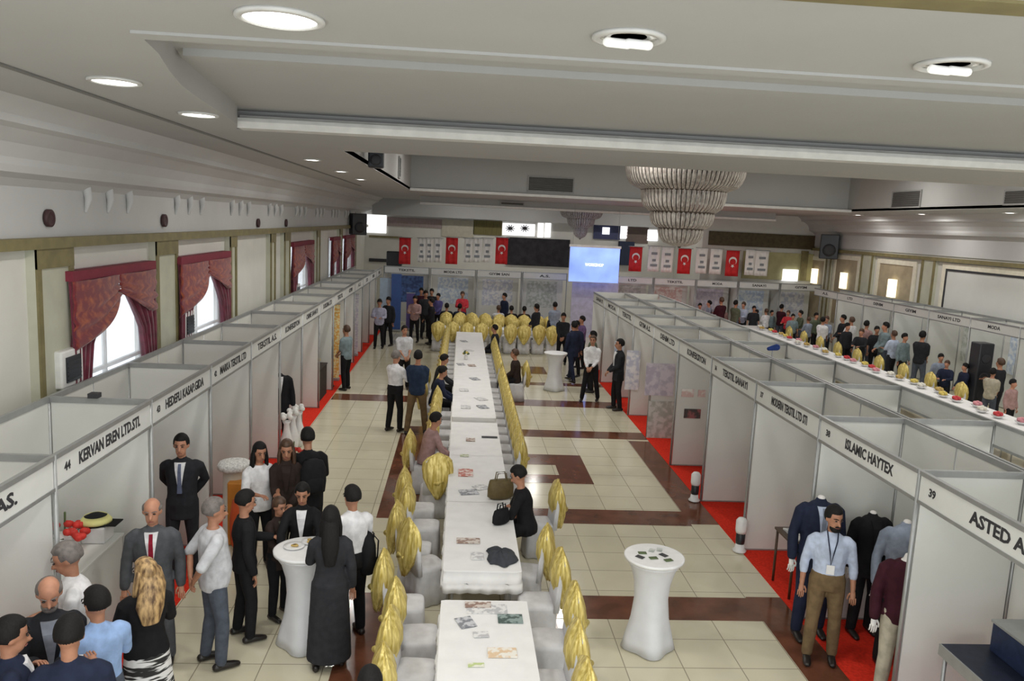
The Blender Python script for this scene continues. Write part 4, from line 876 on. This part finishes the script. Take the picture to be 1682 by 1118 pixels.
q = at(604, 905, Z=.95); backpack((q.x-.02, q.y, .72), math.radians(-70), F_black, 'black bag hanging beside the man in white shirt by the tall table')

# ------------------------------------------------------------------ banquet tables
def banquet(y0, y1, xa, xb, label, clabel, h=.74):
    t = thing('banquet_table', label, 'table', ((xa+xb)/2, (y0+y1)/2, 0)); w = (xb-xa)/2; l = (y1-y0)/2
    bm = bmesh.new(); box(bm, -w+.02, w-.02, -l+.02, l-.02, h-.03, h); obj('tabletop', bm, mat('beech_board', (.42, .30, .18), .5), t)
    for sx in (-1, 1):
        for sy in (-1, 1): bm = bmesh.new(); tube(bm, [(sx*(w-.1), sy*(l-.15), .02), (sx*(w-.1), sy*(l-.15), h-.03)], [.016, .016], 8, round_=False); obj('leg', bm, alu, t)
    bm = bmesh.new(); n = 28; per = []
    def pt(s):   # perimeter param 0..1
        L = [2*w, 2*l, 2*w, 2*l]; T_ = sum(L); d = s*T_
        for k in range(4):
            if d <= L[k]: break
            d -= L[k]
        c = [(-w+d, -l), (w, -l+d), (w-d, l), (-w, l-d)][k]; nx = [(0, -1), (1, 0), (0, 1), (-1, 0)][k]; return c, nx
    N = int((w+l)*4/.045); rings = []
    for z, amp in ((h+.006, 0), (h-.01, .0), (h-.15, .004), (.60, .008), (.49, .014)):
        row = []
        for i in range(N):
            (x, y), (nx, ny) = pt(i/N); a = amp*math.sin(i*1.9)+amp*.6*math.sin(i*.7)+amp*1.2+.008
            row.append(V3(x+nx*a, y+ny*a, z))
        rings.append(row)
    loft(bm, rings[::-1], close=False)
    topf = bmesh.ops.contextual_create
    bm.verts.ensure_lookup_table()
    bm.faces.new([v for v in bm.verts[4*N:5*N]])
    o = obj('tablecloth', bm, cloth); o.location = ((xa+xb)/2, (y0+y1)/2, 0); md = o.modifiers.new('s', 'SOLIDIFY'); md.thickness = .004
    tag(o, clabel, 'tablecloth')
TB = [(5.0, 7.48), (8.17, 10.3), (10.31, 12.45), (12.46, 14.6), (15.0, 17.4), (17.41, 19.8), (19.81, 22.2), (22.21, 24.6), (24.61, 26.9)]
for i, (a, b) in enumerate(TB):
    banquet(a, b, -.07, .78, 'long table under white cloth in the central row, %s from the camera' % ORD[i], 'white cloth on the central row of tables, %s from the camera' % ORD[i])
for i in range(3): banquet(27.75, 28.4, -.9+i*1.55, -.9+i*1.55+1.54, 'white clothed table across the far end, %s from the left' % ORD[i], 'white cloth across the far end row, %s from the left' % ORD[i])
for i in range(8): banquet(13.2+i*2.3, 13.2+i*2.3+2.28, 11.55, 12.3, 'white clothed table in the right hall aisle, %s from the camera' % ORD[i], 'bright white cloth in the right hall aisle, %s from the camera' % ORD[i], .80)
# ------------------------------------------------------------------ chairs
def chair():
    t = thing('banquet_chair', 'c', 'chair', (0, 0, 0), 0)     # faces +Y
    bm = bmesh.new(); n = 40
    def sq(w, d, z, cy=0, amp=.006):
        r = []
        for i in range(n):
            a = 2*PI*i/n; c, s = math.cos(a), math.sin(a); k = (abs(c)**6+abs(s)**6)**(-1/6)
            k *= 1+amp*8*math.sin(a*11)
            r.append(V3(c*k*w, cy+s*k*d, z))
        return r
    loft(bm, [sq(.22, .215, .012, 0, .006), sq(.21, .205, .2, 0, .004), sq(.205, .20, .42, 0, .001), sq(.20, .195, .45, 0, 0), sq(.18, .18, .465, 0, 0), sq(.10, .10, .475, 0, 0)]); obj('seat_cover', bm, cover, t)
    bm = bmesh.new(); loft(bm, [sq(.215, .035, .40, -.19, .002), sq(.21, .035, .6, -.205, .001), sq(.205, .032, .8, -.225, 0), sq(.19, .03, .93, -.24, 0), sq(.15, .02, .965, -.243, 0)]); obj('back_cover', bm, cover, t)
    bm = bmesh.new(); rings = []; N = 36
    for z, w, d, cy in ((.36, .03, .03, -.30), (.42, .07, .05, -.295), (.55, .15, .09, -.275), (.70, .215, .115, -.25), (.82, .228, .105, -.24), (.92, .215, .075, -.24), (.985, .16, .045, -.243), (1.03, .07, .018, -.246), (1.06, .015, .01, -.248)):
        row = []
        for i in range(N):
            a = 2*PI*i/N; rr = 1+.09*math.sin(a*9+z*5)
            row.append(V3(math.cos(a)*w*rr, cy+math.sin(a)*d*rr, z+.01*math.sin(a*5)))
        rings.append(row)
    loft(bm, rings); sa = obj('gold_sash', bm, gold, t)
    bm = bmesh.new(); tube(bm, [(-.06, -.34, .62), (0, -.365, .63), (.06, -.34, .62)], [(.03, .03), (.045, .04), (.03, .03)], 10); obj('knot', bm, gold, sa)
    return t
c0 = chair(); first = [True]
def put(x, y, rz, label, g):
    if first[0]:
        c0.location = (x, y, 0); c0.rotation_euler = (0, 0, math.radians(rz)); c0['label'] = label; c0['group'] = g; first[0] = False; return c0
    return dup(c0, (x, y, 0), math.radians(rz), label, g)
g1, g2, g3 = 'gold and white chairs on the left of the long table', 'gold and white chairs on the right of the long table', 'gold and white chairs at the far end'
LC = [(-.16, 6.15, -80), (-.22, 6.72, -95), (-.46, 8.0, -88), (-.22, 7.35, -85), (-.14, 9.0, -60), (-.44, 9.45, -92), (-.36, 10.2, -90), (-.45, 10.85, -88), (-.22, 11.75, 10), (-.38, 12.7, -90), (-.36, 13.4, -90), (-.36, 14.1, -85), (-.38, 14.9, -90), (-.36, 15.6, -92)]
for k in range(15): LC.append((-.36, 16.4+k*.68, -90))
LC = [(x if x > -.3 else x, y, r) for x, y, r in LC]
def pull(x, y):
    for sx, sy in SIT:
        if (sx < .3) == (x < .3) and abs(sy-y) < .36:
            SIT.remove((sx, sy)); return sx, sy
    return x, y
for i, (x, y, r) in enumerate(LC): put(*pull(min(x-.0, -.28) if i < 9 else -.16, y), r, 'white covered chair with gold sash left of the long table, %s from the camera' % ORD[i], g1)
RC = [(.90, 5.9, 92), (.92, 6.55, 90), (1.0, 7.3, 88), (.96, 8.1, 92), (.88, 8.85, 80), (1.2, 10.4, 95)]
for k in range(19): RC.append((.86, 12.75+k*.62, 90))
for i, (x, y, r) in enumerate(RC): put(*pull(x, y), r, 'white covered chair with gold sash right of the long table, %s from the camera' % ORD[i], g2)
for i in range(9): put(-.72+i*.5, 27.35+.06*math.sin(i*2), 5*math.sin(i*3), 'gold sashed chair at the far end, near side, %s from the left' % ORD[i], g3)
for i in range(9): put(-.5+i*.5, 28.95, 180+8*math.sin(i*2), 'gold sashed chair on the far side of the far end table, %s from the left' % ORD[i], g3)
for i in range(9): put(-.5+i*.5, 30.3+.05*math.sin(i), 8*math.sin(i*2), 'gold sashed chair in the rear row at the far end, %s from the left' % ORD[i], g3)
for i in range(9): put(12.62, 19.0+i*1.35, 90, 'gold sashed chair behind the right aisle table, %s from the camera' % ORD[i], 'gold and white chairs in the right hall aisle')
# ------------------------------------------------------------------ tall cocktail tables
def cocktail(x, y, label, h=1.06, R=.32):
    t = thing('cocktail_table', label, 'table', (x, y, 0)); n = 48
    def sh(z, r, q):
        return [V3(math.cos(a)*r*(1+q*math.cos(4*a)), math.sin(a)*r*(1+q*math.cos(4*a)), z) for a in [2*PI*i/n+PI/4*0 for i in range(n)]]
    bm = bmesh.new(); loft(bm, [sh(.01, .265, .13), sh(.12, .245, .10), sh(.35, .20, .05), sh(.58, .18, .02), sh(.76, .195, .01), sh(.92, .24, 0), sh(.99, .285, 0), sh(h-.035, R-.005, 0)]); obj('stretch_cover', bm, cover if 0 else mat('white_spandex', (.72, .73, .76), .6, var=.03, bump=.05), t)
    bm = bmesh.new(); loft(bm, [sh(h-.034, R, 0), sh(h-.004, R+.004, 0), sh(h, R-.01, 0)]); obj('tabletop', bm, mat('white_tabletop', (.82, .82, .82), .45), t)
    return t
cocktail(-1.52, 7.95, 'white tall cocktail table with plates amid the standing group at left'); cocktail(2.19, 7.95, 'white tall cocktail table alone on the floor at right'); cocktail(2.68, 21.3, 'white tall cocktail table far away beside the men in suits')
def plate(x, y, z, food, label, r=.11, nm='plate'):
    t = thing(nm, label, 'plate', (x, y, z)); bm = bmesh.new(); lathe(bm, [(r*.5, 0), (r*.6, .004), (r, .014), (r, .018), (r*.6, .009), (.01, .008)], n=24); obj('dish', bm, white_pl, t)
    random.seed(int(x*100)); 
    for k in range(5):
        a = random.random()*6.3; rr = r*.45*random.random(); bm = bmesh.new(); ball(bm, (math.cos(a)*rr, math.sin(a)*rr, .02), .028, .022, .012, 10, 6); obj('snack', bm, food, t)
snack = mat('golden_pastry', (.55, .38, .12), .6, var=.25); herb = mat('green_leaves', (.09, .13, .05), .7, var=.3)
plate(-1.64, 7.98, 1.062, snack, 'plate of pastries on the left side of the near tall table'); plate(-1.48, 8.12, 1.062, snack, 'plate of pastries at the back of the near tall table'); plate(-1.4, 7.84, 1.062, snack, 'plate of pastries by the woman in the long dress', .09)
for i, (dx, dy) in enumerate([(-.12, .05), (0, .12), (.10, .0), (-.03, -.08), (.09, .14), (-.17, -.06), (.12, -.13)]):
    bm = bmesh.new(); box(bm, -.045, .045, -.03, .03, 0, .004, rot=Matrix.Rotation(i*1.1, 3, 'Z')); o = obj('leaflet', bm, (herb, poster_cols[5], ink)[i % 3]); o.location = (2.19+dx, 7.95+dy, 1.062+i*.0005)
    tag(o, 'small grey green leaflet scattered on the lone tall table at right', 'leaflet', 'leaflets on the lone tall table')
# ------------------------------------------------------------------ things on the long table
def sheet(px, py, w, l, m, label, rz=0, z=.752, th=.006, nm='magazine', cat='magazine', group=None):
    v = at(px, py, Z=z); bm = bmesh.new(); box(bm, -w/2, w/2, -l/2, l/2, 0, th); o = obj(nm, bm, m); o.location = (v.x, v.y, z); o.rotation_euler = (0, 0, math.radians(rz)); return tag(o, label, cat, group)
P_ = poster_cols
def printed(nm, c1, c2): return mat(nm, c1, .4, scale=14, col2=c2, lo=.45, hi=.55)
m_red = printed('red_print', (.50, .10, .06), (.75, .62, .58)); m_grn = printed('dark_green_print', (.03, .07, .06), (.25, .33, .32)); m_wh = printed('white_print', (.78, .78, .78), (.50, .50, .52)); m_br = printed('brown_print', (.25, .14, .10), (.62, .55, .5)); m_gy = printed('grey_print', (.18, .19, .22), (.55, .56, .6))
sheet(838, 1016, .24, .17, m_grn, 'dark green magazine near the right edge of the nearest table'); sheet(785, 993, .26, .12, m_br, 'brown and white booklet at the far end of the nearest table'); sheet(800, 1000, .4, .2, m_wh, 'large white brochure under the booklet on the nearest table', z=.748, th=.003)
sheet(765, 1022, .16, .2, m_gy, 'grey flyer on the left half of the nearest table', 20); sheet(790, 1042, .14, .1, m_wh, 'small white card in the middle of the nearest table', 5)
sheet(825, 1072, .26, .16, printed('orange_print', (.75, .55, .35), (.85, .82, .75)), 'pale orange sheet on the nearest table'); sheet(782, 1092, .14, .06, printed('green_slip', (.5, .6, .25), (.8, .8, .7)), 'thin pale green slip at the bottom of the nearest table')
sheet(765, 776, .22, .36, m_red, 'red catalogue lying on the left of the long table beyond the bag'); sheet(769, 888, .28, .16, m_br, 'brown picture strip sheet beside the dark jacket'); sheet(784, 913, .14, .2, m_wh, 'grey white sheet left of the dark jacket')
sheet(763, 748, .14, .12, printed('olive_print', (.35, .4, .2), (.7, .72, .6)), 'small olive card beyond the red catalogue'); sheet(773, 722, .16, .2, m_br, 'small maroon printed card at the seam of the third table'); sheet(804, 718, .28, .08, ink, 'slim dark folder near the right edge of the third table', th=.012, nm='folder', cat='folder')
sheet(770, 808, .26, .2, m_gy, 'grey scattered flyers left of the brown bag', 12); sheet(790, 800, .2, .2, m_wh, 'white flyer beside the brown bag', 30)
for i, (px, py) in enumerate([(765, 668), (793, 668), (762, 640), (780, 622), (775, 600), (790, 655), (757, 598), (770, 575), (762, 560)]):
    sheet(px, py, .2, .3, (m_wh, m_gy, m_wh, m_gy, m_br)[i % 5], 'printed sheet on the far half of the long table, %s from the camera' % ORD[i], i*17 % 30)
def vase(x, y, z, label):
    t = thing('table_flowers', label, 'flowers', (x, y, z)); bm = bmesh.new(); lathe(bm, [(.04, 0), (.05, .06), (.035, .12)], n=14); obj('vase', bm, white_pl, t)
    for k in range(6): a = k; bm = bmesh.new(); ball(bm, (math.cos(a)*.06, math.sin(a)*.06, .16+.02*(k % 3)), .04, .04, .035, 8, 6); obj('flower', bm, (herb, gold)[k % 2], t)
v = at(765, 590, Z=.75); vase(v.x, v.y, .752, 'small green and yellow flower vase far down the long table')
# dark jacket heap and brown bag
def blob(loc, sx, sy, sz, m, nm, label, cat, seed=1, rz=0):
    random.seed(seed); ph = [random.random()*6 for _ in range(6)]
    bm = bmesh.new(); n = 32; rings = []
    for j in range(9):
        f = j/8; r = math.cos(f*PI/2)**.55
        rings.append([V3(math.cos(a)*sx*max(r, .02)*(1+.18*math.sin(3*a+ph[0])+.10*math.sin(7*a+ph[1]+f*2)), math.sin(a)*sy*max(r, .02)*(1+.18*math.sin(2*a+ph[2])+.1*math.sin(6*a+ph[3])), sz*f*(1+.12*math.sin(5*a+ph[4]))) for a in [2*PI*i/n for i in range(n)]])
    loft(bm, rings); o = obj(nm, bm, m); o.location = loc; o.rotation_euler = (0, 0, rz); return tag(o, label, cat)
v = at(822, 913, Z=.77); blob((v.x, v.y, .753), .17, .27, .09, fab('dark_grey_jersey', (.05, .055, .065)), 'folded_jacket', 'dark grey jacket dropped on the second long table', 'clothes', 3)
def handbag(loc, rz, m, label, s=1):
    t = thing('handbag', label, 'bag', loc, math.radians(rz)); bm = bmesh.new()
    loft(bm, [ring(V3(0, 0, z*s), rx*s, ry*s, V3(1, 0, 0), V3(0, 1, 0), 16) for z, rx, ry in ((0, .15, .08), (.03, .19, .11), (.15, .19, .10), (.25, .17, .06), (.27, .16, .03))]); obj('bag_body', bm, m, t)
    for q in (-1, 1): bm = bmesh.new(); tube(bm, [(-.08*s, q*.03*s, .25*s), (-.06*s, q*.035*s, .36*s), (.06*s, q*.035*s, .36*s), (.08*s, q*.03*s, .25*s)], [.009]*4, 8); obj('handle', bm, m, t)
v = at(822, 812, Z=.8); handbag((v.x, v.y, .753), 15, fab('olive_brown_leather', (.12, .09, .04), .5), 'olive brown handbag on the long table before the leaning person')
handbag((.62, 9.55, .753), 40, black, 'black bag next to the olive brown handbag on the table', .7)
# ------------------------------------------------------------------ booth furnishings
def counter(x0, x1, y0, y1, h, m, label, nm='display_counter', cat='counter', mtop=None):
    t = thing(nm, label, cat, ((x0+x1)/2, (y0+y1)/2, 0)); w, l = (x1-x0)/2, (y1-y0)/2
    bm = bmesh.new(); box(bm, -w+.015, w-.015, -l+.015, l-.015, .012, h-.03); obj('cabinet_body', bm, m, t, .006)
    bm = bmesh.new(); box(bm, -w, w, -l, l, h-.03, h); obj('countertop', bm, mtop or m, t, .004)
counter(-4.2, -3.5, 6.5, 8.3, 1.05, panel_m, 'white counter in the nearest left booth with red flowers')
def bouquet(x, y, z, m, label, n=14, s=.2):
    t = thing('flower_arrangement', label, 'flowers', (x, y, z)); bm = bmesh.new(); lathe(bm, [(.06, 0), (.08, .08), (.07, .12)], n=16); obj('bowl', bm, white_pl, t)
    random.seed(n)
    for k in range(n):
        a, r = random.random()*6.3, s*math.sqrt(random.random()); z_ = .14+.10*(1-r/s)+.02*random.random()
        bm = bmesh.new(); ball(bm, (math.cos(a)*r, math.sin(a)*r, z_), .045, .045, .035, 9, 6, fn=lambda d: 1+.2*math.sin(8*math.atan2(d.y, d.x))); obj('blossom', bm, m, t)
    bm = bmesh.new(); [tube(bm, [(0, 0, .08), (math.cos(a)*s*.8, math.sin(a)*s*.8, .16)], [.008, .004], 5) for a in range(6)]; tube(bm, [(0, 0, .1), (.01, 0, .36)], [.008, .012], 6); obj('stems', bm, herb, t)
rp = mat('red_petals', (.60, .03, .02), .6, var=.2)
v = at(112, 858, Z=1.15); bouquet(-3.92, 7.9, 1.055, rp, 'red flower arrangement on the nearest left booth counter', 20, .26)
bm = bmesh.new(); box(bm, -3.80, -3.57, 7.98, 8.22, 1.053, 1.22); tag(obj('white_plinth', bm, white_pl, None, .01), 'small white plinth under the black cap on the left counter', 'plinth')
t = thing('peaked_cap', 'black and pale yellow cap on the white plinth in the left booth', 'cap', (-3.70, 8.1, 1.222))
bm = bmesh.new(); lathe(bm, [(.13, 0), (.14, .03), (.12, .08), (.06, .11), (.01, .115)], n=24); obj('crown', bm, black, t)
bm = bmesh.new(); box(bm, .05, .24, -.1, .1, .01, .025); obj('peak', bm, black, t, .01)
bm = bmesh.new(); lathe(bm, [(.155, .025), (.155, .045), (.11, .095), (.13, .05)], n=24); obj('yellow_band', bm, mat('pale_yellow_trim', (.65, .62, .25), .6), t)
# pedestal with lace top
t = thing('white_pedestal', 'white round pedestal with lace cloth before the left booths', 'pedestal', (-3.0, 10.65, 0))
bm = bmesh.new(); lathe(bm, [(.24, .01), (.24, .05), (.16, .09), (.15, 1.0), (.18, 1.06), (.18, 1.1)], n=32, fn=lambda a, z: 1+.015*math.sin(16*a)); obj('column', bm, mat('cream_plaster', (.62, .60, .52), .6), t)
bm = bmesh.new(); lathe(bm, [(.215, 1.02), (.22, 1.08), (.20, 1.115), (.15, 1.13), (.01, 1.135)], n=40, fn=lambda a, z: 1+.03*math.sin(13*a)); obj('lace_cloth', bm, mat('lace_white', (.72, .72, .7), .8, var=.25, scale=40), t)
# orange things near the tall table group
m_or = mat('orange_red_plastic', (.62, .10, .025), .5)
bm = bmesh.new(); lathe(bm, [(.10, .0), (.19, .05), (.21, .16), (.16, .25), (.04, .28)], n=24); o = obj('balloon', bm, m_or); o.location = (-2.72, 10.0, .98); 
o.location = (-2.78, 10.2, .01); o.scale = (.75, .75, 2.9); o.name = 'orange_bin'; tag(o, 'orange red bin standing behind the man in pale T-shirt', 'bin')
bm = bmesh.new(); box(bm, -.17, .17, -.15, .15, .012, .9); o = obj('amber_box', bm, mat('amber_plastic', (.55, .22, .03), .5), None, .02); o.location = (-2.86, 10.55, 0); tag(o, 'amber display box beside the white pedestal', 'box')
# left booths further on
bm = bmesh.new(); 
for i, (px, py) in enumerate([(478, 655), (485, 672), (490, 690)]):
    y = 15.2-.35*i; t = thing('white_vase', 'white vase on the red carpet by the black mannequin, %s from the far end' % ORD[i], 'vase', (-3.05-.04*i, y, .012)); bm = bmesh.new(); lathe(bm, [(.07, 0), (.11, .12), (.12, .3), (.06, .5), (.05, .62), (.08, .68)], n=18); obj('vase_body', bm, white_pl, t)
    for k in range(5): bm = bmesh.new(); ball(bm, (math.cos(k)*.07, math.sin(k)*.07, .75+.04*(k % 2)), .05, .05, .05, 8, 6); obj('blossom', bm, wht, t)
bouquet(-2.95, 14.25, .012, rp, 'red flowers on the floor beyond the tall table group', 16, .24)
counter(-3.95, -3.3, 19.0, 20.0, .8, fab('dark_counter', (.05, .04, .035)), 'dark low counter in the left booth behind the grey teal shirt')
bouquet(-3.6, 19.4, .802, gold, 'yellow flowers on the dark low counter in the left booth', 12, .2)
def roll(x, y, m, label, w=.8, h=2.0, rz=0):
    t = thing('banner_stand', label, 'banner', (x, y, .01), math.radians(rz)); bm = bmesh.new(); box(bm, -w/2, w/2, -.09, .09, 0, .08); obj('base', bm, alu, t, .01)
    bm = bmesh.new(); box(bm, -w/2+.01, w/2-.01, -.006, .006, .08, h); obj('printed_sheet', bm, m, t); bm = bmesh.new(); box(bm, -w/2, w/2, -.012, .012, h, h+.03); obj('top_bar', bm, alu, t)
v = at(567, 500, Y=21.5); roll(-3.55, 21.6, printed('fire_print', (.85, .45, .10), (.92, .80, .45)), 'yellow and orange banner behind the grey teal shirt', .62, 2.1)
roll(-2.55, 31.6, mat('blue_banner', (.04, .10, .32), .5), 'tall blue banner stand at the far end of the left aisle', .42, 2.3); roll(-3.0, 31.8, mat('pale_blue_banner', (.45, .58, .72), .5), 'pale blue banner stand left of the tall blue one', .46, 2.1); roll(-2.0, 32.1, mat('violet_banner', (.12, .09, .30), .5), 'violet banner stand right of the tall blue one', .35, 1.5)
roll(-3.55, 25.6, printed('lilac_print', (.45, .42, .52), (.62, .6, .62)), 'lilac printed banner in the left booths beyond the orange one', .6, 2.0)
# nearest right booth tables
t = thing('display_table', 'dark topped display table in the nearest right booth', 'table', (4.72, 5.72, 0))
bm = bmesh.new(); box(bm, -.36, .38, -.55, .55, .98, 1.02); obj('tabletop', bm, fab('navy_top', (.02, .025, .045), .4), t, .005)
bm = bmesh.new(); box(bm, -.37, -.355, -.55, .55, .92, 1.02); obj('front_edge', bm, alu, t)
for sx in (-.33, .35):
    for sy in (-.5, .5): bm = bmesh.new(); tube(bm, [(sx, sy, .02), (sx, sy, .98)], [.018, .018], 8, round_=False); obj('leg', bm, alu, t)
for i, yy in enumerate((5.42, 5.95)):
    t = thing('display_case', 'dark navy display case on the nearest right booth table, %s one' % ['nearer', 'farther'][i], 'case', (4.88, yy, 1.023)); bm = bmesh.new(); box(bm, -.14, .14, -.22, .22, 0, .26); obj('case_body', bm, fab('navy_case', (.02, .03, .07), .4), t, .01)
    bm = bmesh.new(); box(bm, -.15, .15, -.23, .23, .26, .285); obj('lid', bm, alu, t, .004)
# suit booth
t = thing('side_table', 'small table with white papers left of the navy suit mannequin', 'table', (4.45, 9.35, 0)); 
bm = bmesh.new(); box(bm, -.22, .22, -.3, .3, .72, .75); obj('tabletop', bm, mat('dark_wood', (.06, .03, .015), .4), t, .005)
for sx in (-.19, .19):
    for sy in (-.26, .26): bm = bmesh.new(); tube(bm, [(sx, sy, .02), (sx, sy, .72)], [.018, .018], 8, round_=False); obj('leg', bm, mat('dark_wood', (.06, .03, .015)), t)
bm = bmesh.new(); box(bm, -.15, .12, -.2, .2, 0, .02); o = obj('paper_stack', bm, m_wh); o.location = (4.45, 9.35, .753); tag(o, 'stack of white papers on the small table by the suit mannequin', 'paper')
t = thing('clothes_rail', 'black clothes rail with dark garments in the suit booth', 'clothes rail', (4.98, 7.35, 0))
bm = bmesh.new(); tube(bm, [(0, -.5, .03), (0, -.5, 1.3), (0, .5, 1.3), (0, .5, .03)], [.015]*4, 8); obj('frame', bm, ink, t)
for k in range(9):
    yy = -.42+k*.10; bm = bmesh.new(); loft(bm, [ring(V3(0, yy, z), rx, .03, V3(1, 0, 0), V3(0, 1, 0), 12) for z, rx in ((.35, .17), (.7, .18), (1.1, .19), (1.2, .12), (1.26, .02))]); obj('hanging_garment', bm, (black, F_navy, F_char)[k % 3], t)
def binn(x, y, label):
    t = thing('paper_cup_tower', label, 'dispenser', (x, y, .01)); bm = bmesh.new(); lathe(bm, [(.09, 0), (.10, .02), (.07, .05), (.06, .12)], n=18); obj('base', bm, white_pl, t)
    bm = bmesh.new(); lathe(bm, [(.06, .12), (.065, .16), (.065, .26), (.05, .28)], n=18); obj('middle', bm, dark_pl, t)
    bm = bmesh.new(); lathe(bm, [(.07, .28), (.08, .32), (.08, .46), (.05, .50), (.01, .51)], n=18); obj('white_top', bm, white_pl, t)
for px, py, lab in [(1140, 823, 'white and black upright dispenser at the foot of the third right booth partition'), (1214, 906, 'white and black upright dispenser at the foot of the second right booth partition')]:
    v = at(px, py, Z=0); binn(v.x, v.y, lab)
# stored things inside the rear booths
counter(5.36, 6.1, 9.2, 9.9, 2.08, panel_m, 'tall white cupboard in the rear booth holding dark clothes', 'tall_cupboard', 'cupboard')
blob((5.52, 9.45, 2.082), .14, .2, .12, F_olv, 'clothes_heap', 'dark olive clothes heap on the tall white cupboard, left one', 'clothes', 5); blob((5.88, 9.6, 2.082), .15, .2, .15, F_char, 'clothes_heap', 'dark clothes heap on the tall white cupboard, right one', 'clothes', 6)
counter(5.36, 6.1, 7.5, 8.2, 2.1, panel_m, 'tall white cupboard in the nearer rear booth under the black bag', 'tall_cupboard', 'cupboard')
blob((5.62, 7.8, 2.102), .2, .2, .13, black, 'black_bag', 'black bag on the tall white cupboard of the nearer rear booth', 'bag', 9)
t = thing('blue_spotlight', 'blue lamp on a thin pole rising from the back of the right booths', 'lamp', (5.235+.2, 13.2, 0)); bm = bmesh.new(); tube(bm, [(0, 0, .02), (0, 0, 2.55)], [.014, .014], 8); obj('pole', bm, alu, t)
bm = bmesh.new(); tube(bm, [(-.07, 0, 2.58), (.07, 0, 2.61)], [.035, .06], 12); obj('lamp_head', bm, fab('blue_enamel', (.02, .05, .22), .4), t); bm = bmesh.new(); lathe(bm, [(.15, .012), (.15, .03), (.02, .05)], n=16); obj('base', bm, alu, t)
bm = bmesh.new(); box(bm, -.05, .05, -.05, .05, 0, .05); o = obj('dark_box', bm, ink); v = at(203, 637, Z=2.5); o.location = (-3.8, 8.38, 2.502); tag(o, 'small dark box lying on the rail between two near left booths', 'box')
# right aisle: speaker tower, food on the tables
t = thing('tower_speaker', 'tall black loudspeaker standing in the right hall aisle', 'speaker', (13.75, 19.7, 0)); 
bm = bmesh.new(); box(bm, -.2, .2, -.2, .2, .01, 2.0); obj('cabinet', bm, dark_pl, t, .03)
for z in (.6, 1.1, 1.6): bm = bmesh.new(); tube(bm, [(0, -.2, z), (0, -.215, z)], [.13, .11], 16, round_=False); obj('speaker_cone', bm, ink, t)
fm = [mat('red_food', (.60, .05, .06), .6, var=.2), snack, mat('pink_food', (.70, .30, .34), .6, var=.2), mat('yellow_food', (.75, .60, .15), .6, var=.2), mat('white_food', (.8, .78, .7), .6)]
random.seed(3)
for i in range(34):
    y = 13.5+i*.52; x = 11.78+.3*random.random(); c = fm[(i*3+i//6) % 5]
    t = thing('food_bowl', 'bowl of %s sweets on the right aisle tables, %s from the camera' % (['red', 'golden', 'pink', 'yellow', 'white'][(i*3+i//6) % 5], ORD[i] if i < 30 else 'number %d' % (i+1)), 'bowl', (x, y, .812), 0, 'bowls of sweets on the right aisle tables')
    bm = bmesh.new(); lathe(bm, [(.06, 0), (.13, .05), (.14, .06), (.02, .05)], n=16); obj('bowl', bm, white_pl, t)
    bm = bmesh.new(); [ball(bm, (math.cos(k)*.06, math.sin(k)*.06, .08+.03*(k % 2)), .05, .05, .04, 8, 6) for k in range(6)]; o = obj('sweets', bm, c, t); o['kind'] = 'stuff'

# ------------------------------------------------------------------ light & view
w = bpy.data.worlds.new('world'); scn.world = w; w.use_nodes = True
bg = w.node_tree.nodes['Background']; bg.inputs[0].default_value = (.93, .97, 1, 1); bg.inputs[1].default_value = 1.9
scn.view_settings.view_transform = 'Standard'; scn.view_settings.look = 'None'; scn.view_settings.gamma = 1
scn.view_settings.use_curve_mapping = False; scn.view_settings.exposure = .32
